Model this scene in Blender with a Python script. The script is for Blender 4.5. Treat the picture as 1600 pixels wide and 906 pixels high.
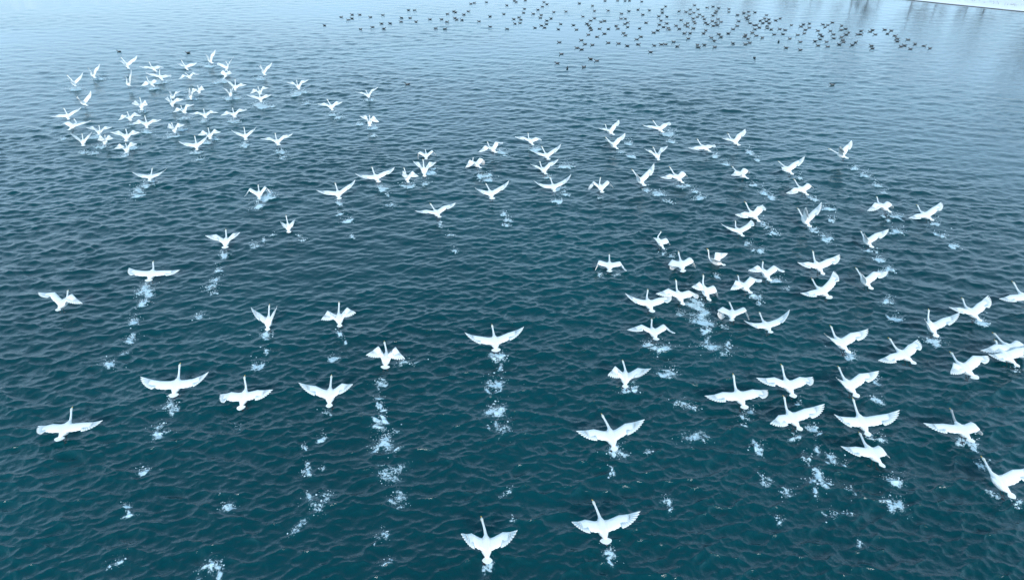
import bpy, math, random
import numpy as np
from mathutils import Vector, Matrix, Euler

# ------------------------------------------------------------------ scene, camera, sky, sun
S = bpy.context.scene
for o in list(bpy.data.objects):
    bpy.data.objects.remove(o)
C = S.collection
D = math.radians
PITCH = D(30.7)          # the drone looks down by this much
HEIGHT = 16.0            # metres above the lake
cam_d = bpy.data.cameras.new("camera")
cam_d.sensor_width = 36.0
cam_d.lens = 24.0
cam_d.clip_start = 0.1
cam_d.clip_end = 6000
cam = bpy.data.objects.new("camera", cam_d)
cam.location = (0, 0, HEIGHT)
cam.rotation_euler = (D(90) - PITCH, 0, 0)
C.objects.link(cam)
S.camera = cam
S.render.resolution_x, S.render.resolution_y = 1024, 579

SUN_EL, SUN_AZ = D(30), D(172)      # azimuth from +Y towards +X
w = bpy.data.worlds.new("World")
S.world = w
w.use_nodes = True
nt = w.node_tree
sky = nt.nodes.new("ShaderNodeTexSky")
sky.sky_type = 'NISHITA'
sky.sun_disc = False
sky.sun_elevation = SUN_EL
sky.sun_rotation = SUN_AZ
sky.altitude = 100
sky.air_density = 1.0
sky.dust_density = 0.5
sky.ozone_density = 1.0
bg = nt.nodes["Background"]
bg.inputs[1].default_value = .05
bg2 = nt.nodes.new("ShaderNodeBackground")        # thin bright winter cloud over the clear sky, thickest towards the horizon
tcw = nt.nodes.new("ShaderNodeTexCoord")
sepw = nt.nodes.new("ShaderNodeSeparateXYZ")
nt.links.new(tcw.outputs['Generated'], sepw.inputs[0])
crw = nt.nodes.new("ShaderNodeValToRGB")
el = crw.color_ramp.elements
el[0].position = 0.0; el[0].color = (.38,.60,.84, 1)
el[1].position = 1.0; el[1].color = (.05,.14,.20, 1)
e_ = el.new(.48); e_.color = (.31,.55,.76, 1)
f_ = el.new(.2); f_.color = (.72,1.14,1.52, 1)
nt.links.new(sepw.outputs['Z'], crw.inputs['Fac'])
nzw = nt.nodes.new("ShaderNodeTexNoise"); nzw.inputs['Scale'].default_value = 3.5; nzw.inputs['Detail'].default_value = 5
mpw = nt.nodes.new("ShaderNodeMapping"); mpw.inputs['Scale'].default_value = (1, 1, 3)
nt.links.new(tcw.outputs['Generated'], mpw.inputs['Vector']); nt.links.new(mpw.outputs[0], nzw.inputs['Vector'])
mrw = nt.nodes.new("ShaderNodeMapRange"); mrw.inputs['From Min'].default_value = .3; mrw.inputs['From Max'].default_value = .7
mrw.inputs['To Min'].default_value = .88; mrw.inputs['To Max'].default_value = 1.08
nt.links.new(nzw.outputs['Fac'], mrw.inputs['Value'])
nt.links.new(crw.outputs[0], bg2.inputs[0])
stw = nt.nodes.new("ShaderNodeMath"); stw.operation = 'MULTIPLY'; stw.inputs[1].default_value = 1.18
nt.links.new(mrw.outputs[0], stw.inputs[0]); nt.links.new(stw.outputs[0], bg2.inputs[1])
addw = nt.nodes.new("ShaderNodeAddShader")
nt.links.new(sky.outputs[0], bg.inputs[0])
nt.links.new(bg.outputs[0], addw.inputs[0]); nt.links.new(bg2.outputs[0], addw.inputs[1])
nt.links.new(addw.outputs[0], nt.nodes["World Output"].inputs[0])

sun_d = bpy.data.lights.new("sun", 'SUN')
sun_d.energy = 2.35
sun_d.angle = D(12)
sun_d.color = (1.0, 0.985, 0.96)
sun = bpy.data.objects.new("sun", sun_d)
sd = Vector((math.sin(SUN_AZ) * math.cos(SUN_EL), math.cos(SUN_AZ) * math.cos(SUN_EL), math.sin(SUN_EL)))
sun.rotation_euler = sd.to_track_quat('Z', 'Y').to_euler()
sun.location = (0, 0, 60)
C.objects.link(sun)

S.render.engine = 'CYCLES'
S.view_settings.view_transform = 'Standard'
S.view_settings.look = 'None'
S.view_settings.gamma = 1.0
S.view_settings.exposure = .22
S.cycles.max_bounces = 5

random.seed(11)
rng = np.random.default_rng(11)

# ------------------------------------------------------------------ helpers
def tag(o, label=None, cat=None, group=None, kind=None):
    if label: o['label'] = label
    if cat: o['category'] = cat
    if group: o['group'] = group
    if kind: o['kind'] = kind
    return o

def mesh_from(name, verts, faces, mats=(), fmat=None, smooth=True):
    m = bpy.data.meshes.new(name)
    m.from_pydata([tuple(v) for v in verts], [], faces)
    for x in mats: m.materials.append(x)
    if fmat is not None: m.polygons.foreach_set('material_index', fmat)
    m.polygons.foreach_set('use_smooth', [smooth] * len(m.polygons))
    m.update()
    return m

def link(name, mesh, parent=None, matrix=None):
    o = bpy.data.objects.new(name, mesh)
    C.objects.link(o)
    if parent is not None: o.parent = parent
    if matrix is not None: o.matrix_local = matrix
    return o

def new_mat(name):
    m = bpy.data.materials.new(name)
    m.use_nodes = True
    t = m.node_tree
    return m, t, t.nodes["Principled BSDF"]

def plain(name, col, rough=.6, bump=0.0, scale=30, var=.12):
    m, t, b = new_mat(name)
    n = t.nodes.new("ShaderNodeTexNoise"); n.inputs['Scale'].default_value = scale; n.inputs['Detail'].default_value = 4
    tc = t.nodes.new("ShaderNodeTexCoord"); t.links.new(tc.outputs['Object'], n.inputs['Vector'])
    r = t.nodes.new("ShaderNodeValToRGB")
    r.color_ramp.elements[0].position = .3; r.color_ramp.elements[1].position = .7
    r.color_ramp.elements[0].color = (*[c * (1 - var) for c in col], 1)
    r.color_ramp.elements[1].color = (*[min(1, c * (1 + var)) for c in col], 1)
    t.links.new(n.outputs['Fac'], r.inputs['Fac']); t.links.new(r.outputs[0], b.inputs['Base Color'])
    b.inputs['Roughness'].default_value = rough
    if bump:
        bp = t.nodes.new("ShaderNodeBump"); bp.inputs['Strength'].default_value = .6; bp.inputs['Distance'].default_value = bump
        t.links.new(n.outputs['Fac'], bp.inputs['Height']); t.links.new(bp.outputs[0], b.inputs['Normal'])
    return m

# ------------------------------------------------------------------ materials
def feather_mat(name, col):
    m, t, b = new_mat(name)
    tc = t.nodes.new("ShaderNodeTexCoord")
    wv = t.nodes.new("ShaderNodeTexWave"); wv.bands_direction = 'X'
    wv.inputs['Scale'].default_value = 9; wv.inputs['Distortion'].default_value = 1.5; wv.inputs['Detail'].default_value = 2
    n = t.nodes.new("ShaderNodeTexNoise"); n.inputs['Scale'].default_value = 7; n.inputs['Detail'].default_value = 3
    t.links.new(tc.outputs['Object'], wv.inputs['Vector']); t.links.new(tc.outputs['Object'], n.inputs['Vector'])
    mx = t.nodes.new("ShaderNodeMath"); mx.operation = 'ADD'
    t.links.new(wv.outputs['Fac'], mx.inputs[0]); t.links.new(n.outputs['Fac'], mx.inputs[1])
    r = t.nodes.new("ShaderNodeValToRGB")
    r.color_ramp.elements[0].position = .3; r.color_ramp.elements[1].position = 1.2 / 1.6
    r.color_ramp.elements[0].color = (*[c * .93 for c in col], 1); r.color_ramp.elements[1].color = (*col, 1)
    t.links.new(mx.outputs[0], r.inputs['Fac']); t.links.new(r.outputs[0], b.inputs['Base Color'])
    bp = t.nodes.new("ShaderNodeBump"); bp.inputs['Strength'].default_value = .35; bp.inputs['Distance'].default_value = .01
    t.links.new(wv.outputs['Fac'], bp.inputs['Height']); t.links.new(bp.outputs[0], b.inputs['Normal'])
    b.inputs['Roughness'].default_value = .75
    b.inputs['Specular IOR Level'].default_value = .2
    return m

M_white = feather_mat("white_feathers", (.88, .875, .85))
M_cream = feather_mat("cream_head_feathers", (.80, .77, .68))
M_grey = feather_mat("greyish_neck_feathers", (.42, .42, .42))
M_yellow = plain("yellow_bill", (.72, .42, .04), .4)
M_black = plain("black_skin", (.012, .012, .014), .45)
M_duck_dark = plain("dark_duck_feathers", (.030, .034, .038), .6, scale=12, var=.4)
M_duck_brown = plain("brown_duck_feathers", (.045, .045, .046), .7, scale=12, var=.4)
M_duck_grey = plain("grey_duck_flank", (.13, .135, .14), .7, scale=12, var=.25)
M_duck_bill = plain("duck_bill", (.25, .20, .06), .5)
M_snow = plain("snow", (.80, .82, .86), .7, .05, 1.5, .04)
M_mud = plain("dark_bank_mud", (.09, .09, .09), .8, .03, 6, .4)
M_bark = plain("bark", (.17, .145, .135), .9, .02, 14, .4)
M_twig = plain("bare_twigs", (.13, .095, .085), .9, 0, 14, .4)
M_reed = plain("dry_grass", (.26, .21, .13), .9, 0, 14, .3)

def foam_material():
    m, t, b = new_mat("foam")
    n = t.nodes.new("ShaderNodeTexNoise"); n.inputs['Scale'].default_value = 9
    r = t.nodes.new("ShaderNodeValToRGB")
    r.color_ramp.elements[0].color = (.42, .58, .65, 1); r.color_ramp.elements[1].color = (.76, .85, .89, 1)
    t.links.new(n.outputs['Fac'], r.inputs['Fac']); t.links.new(r.outputs[0], b.inputs['Base Color'])
    b.inputs['Roughness'].default_value = .35
    return m
M_foam = foam_material()

def water_material():
    m, t, b = new_mat("lake_water")
    L = t.links.new
    def node(k, **kw):
        n = t.nodes.new(k)
        for a, v in kw.items(): setattr(n, a, v)
        return n
    tc = node("ShaderNodeTexCoord")
    def noise(scale, detail, rough=.55, sx=1, sy=1, rot=0, dist=0.0):
        mp = node("ShaderNodeMapping"); mp.inputs['Scale'].default_value = (sx, sy, 1); mp.inputs['Rotation'].default_value = (0, 0, rot)
        L(tc.outputs['Object'], mp.inputs['Vector'])
        n = node("ShaderNodeTexNoise"); n.inputs['Scale'].default_value = scale
        n.inputs['Detail'].default_value = detail; n.inputs['Roughness'].default_value = rough
        n.inputs['Distortion'].default_value = dist
        L(mp.outputs[0], n.inputs['Vector'])
        return n
    # deep water colour, slightly varied
    big = noise(.05, 2)
    cr = node("ShaderNodeValToRGB")
    cr.color_ramp.elements[0].position = .4; cr.color_ramp.elements[1].position = .6
    cr.color_ramp.elements[0].color = (*(.0003,.038,.048), 1)
    cr.color_ramp.elements[1].color = (*(.0005,.050,.062), 1)
    L(big.outputs['Fac'], cr.inputs['Fac'])
    # aerated (pale) water and foam, both from attributes laid along the trails
    af = node("ShaderNodeAttribute", attribute_name="foam")
    ac = node("ShaderNodeAttribute", attribute_name="churn")
    fn = noise(4.2, 6, .68, dist=.8)
    rd = node("ShaderNodeMath", operation='SUBTRACT'); L(fn.outputs['Fac'], rd.inputs[0]); rd.inputs[1].default_value = .5
    ab = node("ShaderNodeMath", operation='ABSOLUTE'); L(rd.outputs[0], ab.inputs[0])
    ml = node("ShaderNodeMath", operation='MULTIPLY'); L(ab.outputs[0], ml.inputs[0]); ml.inputs[1].default_value = -5.0
    ad = node("ShaderNodeMath", operation='ADD'); L(ml.outputs[0], ad.inputs[0]); L(af.outputs['Fac'], ad.inputs[1])
    n2 = noise(11, 4, .7)
    m2 = node("ShaderNodeMath", operation='MULTIPLY_ADD'); L(n2.outputs['Fac'], m2.inputs[0]); m2.inputs[1].default_value = 2.6; m2.inputs[2].default_value = -1.35
    a2 = node("ShaderNodeMath", operation='ADD'); L(ad.outputs[0], a2.inputs[0]); L(m2.outputs[0], a2.inputs[1])
    mr = node("ShaderNodeMapRange"); mr.interpolation_type = 'SMOOTHSTEP'
    mr.inputs['From Min'].default_value = .05; mr.inputs['From Max'].default_value = .8
    L(a2.outputs[0], mr.inputs['Value'])
    gate = node("ShaderNodeMapRange"); gate.inputs['From Min'].default_value = .06; gate.inputs['From Max'].default_value = .35
    L(af.outputs['Fac'], gate.inputs['Value'])
    fm = node("ShaderNodeMath", operation='MULTIPLY'); L(mr.outputs[0], fm.inputs[0]); L(gate.outputs[0], fm.inputs[1])
    mixc = node("ShaderNodeMix", data_type='RGBA'); mixc.inputs[7].default_value = (.03, .11, .14, 1)
    L(ac.outputs['Fac'], mixc.inputs[0]); L(cr.outputs[0], mixc.inputs[6])
    mixf = node("ShaderNodeMix", data_type='RGBA'); mixf.inputs[7].default_value = (.56, .73, .80, 1)
    L(fm.outputs[0], mixf.inputs[0]); L(mixc.outputs[2], mixf.inputs[6])
    L(mixf.outputs[2], b.inputs['Base Color'])
    ro = node("ShaderNodeMapRange"); ro.inputs['To Min'].default_value = .02; ro.inputs['To Max'].default_value = .6
    L(fm.outputs[0], ro.inputs['Value']); L(ro.outputs[0], b.inputs['Roughness'])
    b.inputs['IOR'].default_value = 1.33
    # fine ripples
    r1 = noise(3.0, 5, .62, dist=.35); r2 = noise(13.0, 3, .6)
    as_ = node("ShaderNodeAttribute", attribute_name="chop")
    s1 = node("ShaderNodeMath", operation='MULTIPLY'); L(r2.outputs['Fac'], s1.inputs[0]); s1.inputs[1].default_value = .32
    s2 = node("ShaderNodeMath", operation='ADD'); L(r1.outputs['Fac'], s2.inputs[0]); L(s1.outputs[0], s2.inputs[1])
    s3 = node("ShaderNodeMath", operation='MULTIPLY'); L(s2.outputs[0], s3.inputs[0]); L(as_.outputs['Fac'], s3.inputs[1])
    s4 = node("ShaderNodeMath", operation='MULTIPLY_ADD'); L(fm.outputs[0], s4.inputs[0]); s4.inputs[1].default_value = .3; L(s3.outputs[0], s4.inputs[2])
    bp = node("ShaderNodeBump"); bp.inputs['Strength'].default_value = 1.0; bp.inputs['Distance'].default_value = .030
    L(s4.outputs[0], bp.inputs['Height']); L(bp.outputs[0], b.inputs['Normal'])
    return m
M_water = water_material()

# ------------------------------------------------------------------ data: splashes (x, y, half width, half length, strength), metres
SPLASH = [(-16.94, 27.12, 0.22, 0.92, 1.35), (-16.33, 25.67, 0.27, 0.27, 1.35), (-16.12, 24.28, 0.33, 0.33, 1.35), (-15.59, 22.91, 0.35, 0.35, 0.81), (-15.28, 21.94, 0.17, 0.17, 0.81), (-15.55, 21.22, 0.13, 0.54, 1.35), (-13.46, 24.73, 0.26, 0.26, 0.81), (-13.8, 27.24, 0.36, 0.36, 0.81), (-12.27, 18.92, 0.12, 0.5, 1.35), (-12.06, 18.64, 0.18, 0.18, 1.35), (-12.11, 17.78, 0.21, 0.21, 0.81), (-11.93, 17.36, 0.23, 0.23, 1.35), (-11.65, 15.64, 0.19, 0.19, 1.35), (-11.31, 13.88, 0.11, 0.47, 1.35), (-8.44, 14.29, 0.11, 0.48, 1.35), (-8.17, 12.13, 0.35, 0.35, 1.35), (-10.84, 12.27, 0.19, 0.19, 0.81), (-9.45, 17.78, 0.12, 0.12, 0.81), (-10.13, 23.23, 0.14, 0.57, 1.35), (-9.77, 22.15, 0.17, 0.17, 1.35), (-9.71, 21.22, 0.3, 0.3, 1.35), (-7.09, 23.23, 0.14, 0.57, 1.35), (-7.0, 21.64, 0.2, 0.2, 1.35), (-4.2, 21.35, 0.27, 0.27, 0.81), (-4.83, 20.01, 0.29, 0.29, 0.81), (-4.73, 18.88, 0.25, 0.25, 1.35), (-4.58, 17.94, 0.3, 0.3, 1.35), (-4.2, 16.93, 0.52, 0.52, 0.81), (-4.32, 17.02, 0.23, 0.23, 1.35), (-3.79, 15.64, 0.44, 0.44, 0.81), (-3.37, 14.56, 0.31, 0.31, 0.81), (-3.7, 13.21, 0.25, 0.25, 0.81), (-6.53, 18.44, 0.21, 0.21, 0.81), (-6.33, 17.15, 0.14, 0.14, 1.35), (-6.83, 16.72, 0.11, 0.11, 1.35), (-6.5, 15.69, 0.12, 0.5, 1.35), (-5.99, 14.49, 0.42, 0.42, 0.81), (-6.01, 15.78, 0.11, 0.11, 0.81), (-6.22, 13.35, 0.3, 0.3, 0.81), (-0.55, 20.08, 0.35, 0.35, 1.35), (-0.43, 18.54, 0.37, 0.37, 1.35), (-0.37, 17.62, 0.41, 0.41, 0.81), (-0.5, 21.56, 0.19, 0.78, 1.35), (-0.14, 14.82, 0.21, 0.21, 0.81), (-0.66, 12.17, 0.19, 0.19, 1.35), (-3.42, 12.27, 0.19, 0.19, 0.81), (-0.7, 21.68, 0.24, 0.24, 1.35), (5.93, 20.66, 0.36, 0.36, 1.35), (8.13, 24.58, 0.27, 1.11, 1.35), (8.11, 25.46, 0.34, 0.34, 1.35), (7.92, 22.41, 0.69, 0.69, 0.81), (8.02, 23.46, 0.29, 0.29, 1.35), (8.73, 22.64, 0.12, 0.48, 1.35), (5.74, 22.33, 0.42, 0.42, 1.35), (5.47, 22.55, 0.21, 0.21, 1.35), (4.16, 19.63, 0.1, 0.44, 1.35), (4.48, 19.78, 0.09, 0.37, 1.35), (3.33, 16.52, 0.34, 0.34, 1.35), (3.18, 15.64, 0.09, 0.38, 1.35), (4.47, 16.52, 0.14, 0.14, 0.81), (4.67, 14.44, 0.23, 0.23, 0.81), (6.54, 17.27, 0.58, 0.58, 0.81), (6.22, 18.88, 0.28, 0.28, 0.81), (8.12, 18.1, 0.13, 0.55, 1.35), (8.07, 16.63, 0.28, 0.28, 1.35), (7.83, 15.21, 0.22, 0.22, 0.81), (2.72, 12.44, 0.12, 0.49, 1.35), (0.04, 13.69, 0.13, 0.13, 0.81), (16.29, 24.48, 0.3, 0.3, 1.35), (16.66, 25.83, 0.31, 0.31, 1.35), (13.22, 21.64, 0.13, 0.55, 1.35), (13.62, 20.31, 0.19, 0.19, 1.35), (13.16, 19.06, 0.28, 0.28, 1.35), (10.25, 17.62, 0.27, 0.27, 1.35), (9.62, 17.27, 0.2, 0.2, 1.35), (10.33, 19.06, 0.1, 0.43, 1.35), (9.48, 16.08, 0.19, 0.19, 1.35), (10.42, 16.37, 0.34, 0.34, 1.35), (9.58, 15.16, 0.32, 0.32, 1.35), (11.96, 15.23, 0.35, 0.35, 1.35), (11.48, 14.24, 0.31, 0.31, 1.35), (12.2, 17.06, 0.23, 0.23, 1.35), (9.81, 12.88, 0.15, 0.15, 0.81), (9.47, 13.86, 0.25, 0.25, 0.81), (19.82, 24.23, 0.29, 0.29, 1.35), (17.21, 22.86, 0.32, 0.32, 1.35), (15.19, 16.9, 0.26, 0.26, 1.35), (15.09, 15.92, 0.19, 0.19, 1.35), (14.67, 14.61, 0.21, 0.21, 0.81), (15.03, 14.17, 0.1, 0.41, 1.35), (10.42, 14.95, 0.19, 0.19, 0.81), (19.23, 20.86, 0.23, 0.23, 0.81), (9.87, 14.05, 0.18, 0.18, 0.81), (8.42, 14.79, 0.26, 0.26, 0.81), (7.8, 13.81, 0.2, 0.2, 0.81), (-22.75, 38.75, 0.26, 0.26, 1.35), (-22.56, 39.37, 0.21, 0.21, 1.35), (-22.33, 37.86, 0.31, 0.31, 1.35), (-22.5, 40.1, 0.12, 0.5, 1.35), (-14.59, 37.29, 0.51, 0.51, 1.35), (-14.57, 36.27, 0.4, 0.4, 1.35), (-14.56, 38.06, 0.31, 0.31, 1.35), (-13.16, 31.33, 0.22, 0.22, 0.81), (-12.97, 31.99, 0.18, 0.18, 0.81), (-12.72, 32.59, 0.18, 0.18, 0.81), (-10.91, 31.92, 0.18, 0.18, 0.81), (-11.31, 32.52, 0.18, 0.18, 0.81), (-14.42, 30.27, 0.12, 0.5, 1.35), (-14.1, 28.7, 0.17, 0.17, 1.35), (-13.88, 27.71, 0.28, 0.28, 0.81), (-13.58, 26.66, 0.16, 0.16, 1.35), (-13.1, 31.33, 0.13, 0.13, 1.35), (-9.96, 36.63, 0.11, 0.46, 1.35), (-9.71, 35.12, 0.19, 0.19, 1.35), (-8.96, 34.27, 0.29, 0.29, 1.35), (-8.39, 32.29, 0.1, 0.42, 1.35), (-7.94, 39.06, 0.23, 0.97, 1.35), (-6.98, 36.54, 0.35, 0.35, 0.81), (-6.3, 39.37, 0.43, 0.43, 1.35), (-5.37, 39.89, 0.27, 0.27, 0.81), (-5.16, 41.75, 0.5, 0.5, 1.35), (-3.91, 33.86, 0.1, 0.43, 1.35), (-3.32, 32.59, 0.27, 0.27, 0.81), (-2.92, 30.76, 0.22, 0.22, 0.81), (-0.43, 35.29, 0.19, 0.19, 1.35), (-0.35, 34.02, 0.24, 0.24, 1.35), (-1.76, 41.19, 0.44, 0.44, 1.35), (-1.53, 40.31, 0.33, 0.33, 1.35), (-0.66, 45.41, 0.42, 0.42, 1.35), (3.1, 38.55, 0.52, 0.52, 1.35), (2.63, 37.1, 0.35, 0.35, 1.35), (3.7, 42.68, 0.23, 0.23, 1.35), (1.7, 46.07, 0.36, 0.36, 1.35), (2.27, 40.86, 0.33, 0.33, 1.35), (3.36, 42.68, 0.28, 0.28, 1.35), (11.61, 49.32, 0.45, 0.45, 1.35), (11.56, 47.86, 0.31, 0.31, 1.35), (16.37, 45.41, 0.3, 0.3, 1.35), (16.47, 44.01, 0.23, 0.23, 1.35), (13.91, 44.76, 0.24, 0.24, 1.35), (14.09, 43.15, 0.29, 0.29, 1.35), (8.26, 38.85, 0.26, 0.26, 1.35), (8.83, 38.15, 0.36, 0.36, 1.35), (9.09, 37.1, 0.3, 0.3, 0.81), (10.55, 39.37, 0.32, 0.32, 1.35), (11.01, 38.45, 0.26, 0.26, 1.35), (11.19, 37.57, 0.41, 0.41, 0.81), (8.35, 47.44, 0.25, 0.25, 1.35), (7.65, 45.67, 0.24, 0.24, 0.81), (8.18, 44.51, 0.29, 0.29, 1.35), (14.95, 39.57, 0.27, 0.27, 1.35), (15.16, 38.35, 0.26, 0.26, 1.35), (15.39, 37.67, 0.31, 0.31, 1.35), (22.34, 42.33, 0.23, 0.23, 1.35), (22.55, 41.19, 0.28, 0.28, 1.35), (22.42, 39.57, 0.27, 0.27, 1.35), (22.44, 38.35, 0.16, 0.16, 0.81), (18.1, 40.64, 0.27, 0.27, 1.35), (17.76, 37.38, 0.31, 0.31, 1.35), (18.11, 36.0, 0.4, 0.4, 1.35), (13.68, 34.02, 0.19, 0.19, 1.35), (13.78, 33.46, 0.23, 0.23, 1.35), (13.96, 32.75, 0.28, 0.28, 1.35), (12.14, 31.55, 0.22, 0.22, 1.35), (12.56, 30.76, 0.26, 0.26, 1.35), (16.19, 33.06, 0.28, 0.28, 1.35), (16.38, 32.14, 0.36, 0.36, 1.35), (17.7, 34.44, 0.24, 0.24, 1.35), (21.45, 34.86, 0.39, 0.39, 1.35), (20.54, 32.98, 0.37, 0.37, 1.35), (20.71, 34.44, 0.24, 0.24, 1.35), (23.15, 34.02, 0.28, 0.28, 1.35), (22.65, 32.44, 0.27, 0.27, 1.35), (22.7, 31.33, 0.27, 0.27, 1.35), (18.23, 30.76, 0.22, 0.22, 1.35), (18.21, 29.8, 0.26, 0.26, 1.35), (17.82, 28.63, 0.17, 0.17, 0.81), (8.03, 25.46, 0.42, 0.42, 1.35), (7.38, 25.04, 0.3, 0.3, 0.81), (10.98, 26.16, 0.23, 0.23, 1.35), (10.93, 25.72, 0.15, 0.15, 1.35), (9.02, 23.7, 0.22, 0.22, 0.81), (17.68, 28.32, 0.29, 0.29, 1.35), (18.16, 28.82, 0.21, 0.21, 1.35), (7.6, 30.62, 0.17, 0.17, 0.81), (8.01, 30.27, 0.17, 0.17, 0.81), (9.75, 28.32, 0.21, 0.21, 0.81), (12.44, 27.71, 0.28, 0.28, 1.35), (12.65, 27.0, 0.16, 0.16, 0.81), (4.27, 28.32, 0.16, 0.16, 0.81), (5.03, 28.32, 0.16, 0.16, 0.81), (5.31, 37.57, 0.2, 0.2, 0.81), (-10.51, 51.18, 0.33, 0.33, 1.35), (-11.64, 51.99, 0.27, 0.27, 1.35), (-14.55, 54.54, 0.35, 0.35, 1.35), (-13.9, 53.67, 0.27, 0.27, 0.81), (-18.92, 61.21, 0.38, 0.38, 1.35), (-17.44, 57.71, 0.29, 0.29, 0.81), (-18.97, 60.36, 0.3, 0.3, 1.35), (-12.29, 58.91, 0.3, 0.3, 1.35), (-10.31, 49.17, 0.26, 0.26, 0.81), (-0.35, 34.44, 0.19, 0.19, 1.35), (-29.65, 45.41, 0.3, 0.3, 0.81), (-28.76, 45.41, 0.24, 0.24, 0.81), (-21.81, 45.41, 0.36, 0.36, 1.35), (-21.18, 44.13, 0.35, 0.35, 0.81), (-16.01, 45.67, 0.3, 0.3, 1.35), (-15.63, 44.38, 0.29, 0.29, 0.81), (-18.95, 47.02, 0.25, 0.25, 1.35), (-21.8, 47.58, 0.31, 0.31, 1.35), (-21.8, 48.44, 0.25, 0.25, 1.35), (-24.87, 49.17, 0.32, 0.32, 1.35), (-24.9, 50.39, 0.39, 0.39, 1.35), (-26.47, 44.89, 0.3, 0.3, 1.35), (-26.75, 46.47, 0.37, 0.37, 1.35), (-27.37, 50.08, 0.32, 0.32, 1.35), (-28.87, 46.74, 0.31, 0.31, 1.35), (-30.39, 48.88, 0.32, 0.32, 1.35), (-24.1, 52.82, 0.34, 0.34, 1.35), (-21.69, 52.82, 0.34, 0.34, 1.35), (-20.82, 56.75, 0.5, 0.5, 1.35), (-21.27, 57.33, 0.36, 0.36, 1.35), (-24.4, 59.32, 0.37, 0.37, 1.35), (-23.96, 59.32, 0.3, 0.3, 1.35), (-27.14, 65.34, 0.41, 0.41, 1.35), (-27.56, 64.86, 0.32, 0.32, 0.81), (-30.95, 71.37, 0.35, 0.35, 1.35), (-23.87, 66.07, 0.33, 0.33, 1.35), (-27.78, 59.32, 0.3, 0.3, 1.35), (-32.84, 64.86, 0.32, 0.32, 1.35), (-32.51, 62.54, 0.39, 0.39, 1.35), (-39.59, 62.54, 0.31, 0.31, 1.35), (-39.53, 66.32, 0.41, 0.41, 1.35), (-29.48, 51.99, 0.27, 0.27, 0.81), (-32.78, 48.44, 0.25, 0.25, 0.81), (-30.09, 55.45, 0.28, 0.28, 0.81), (-25.96, 53.67, 0.34, 0.34, 0.81)]

def split_splashes():
    """each splash becomes a few ragged, stretched blobs lying round its middle"""
    g = np.random.default_rng(21); out = []
    for (sx, sy, a, b, st) in SPLASH:
        d = math.hypot(sx, sy); ca, sa = sy / d, sx / d
        n = int(g.integers(4, 8))
        for k in range(n):
            u, v = (g.normal(0, .5, 2) if k else (0, 0))
            u *= a; v *= b
            ang = g.normal(0, .9) + (1.57 if b > 1.6 * a and k % 2 else 0)
            L = g.uniform(.25, .75) * math.sqrt(a * b); W = L * g.uniform(.25, .6)
            L, W = max(L, .0052 * (d - 25)), max(W, .0032 * (d - 25))
            out.append((sx + u * ca + v * sa, sy - u * sa + v * ca, L, W, st * g.uniform(.65, 1.1), math.cos(ang), math.sin(ang)))
    return out
BLOBS = split_splashes()

# ------------------------------------------------------------------ the lake
BANK_A = Vector(((63.90, 118.40))); BANK_B = Vector(((74.98, 106.80)))
bdir = (BANK_B - BANK_A).normalized(); bnor = Vector((-bdir.y, bdir.x))       # bnor points to the land side
if bnor.dot(BANK_A) < 0: bnor = -bnor

def bank_dist(x, y):            # >0 on the water side
    return -((x - BANK_A.x) * bnor.x + (y - BANK_A.y) * bnor.y)

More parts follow.
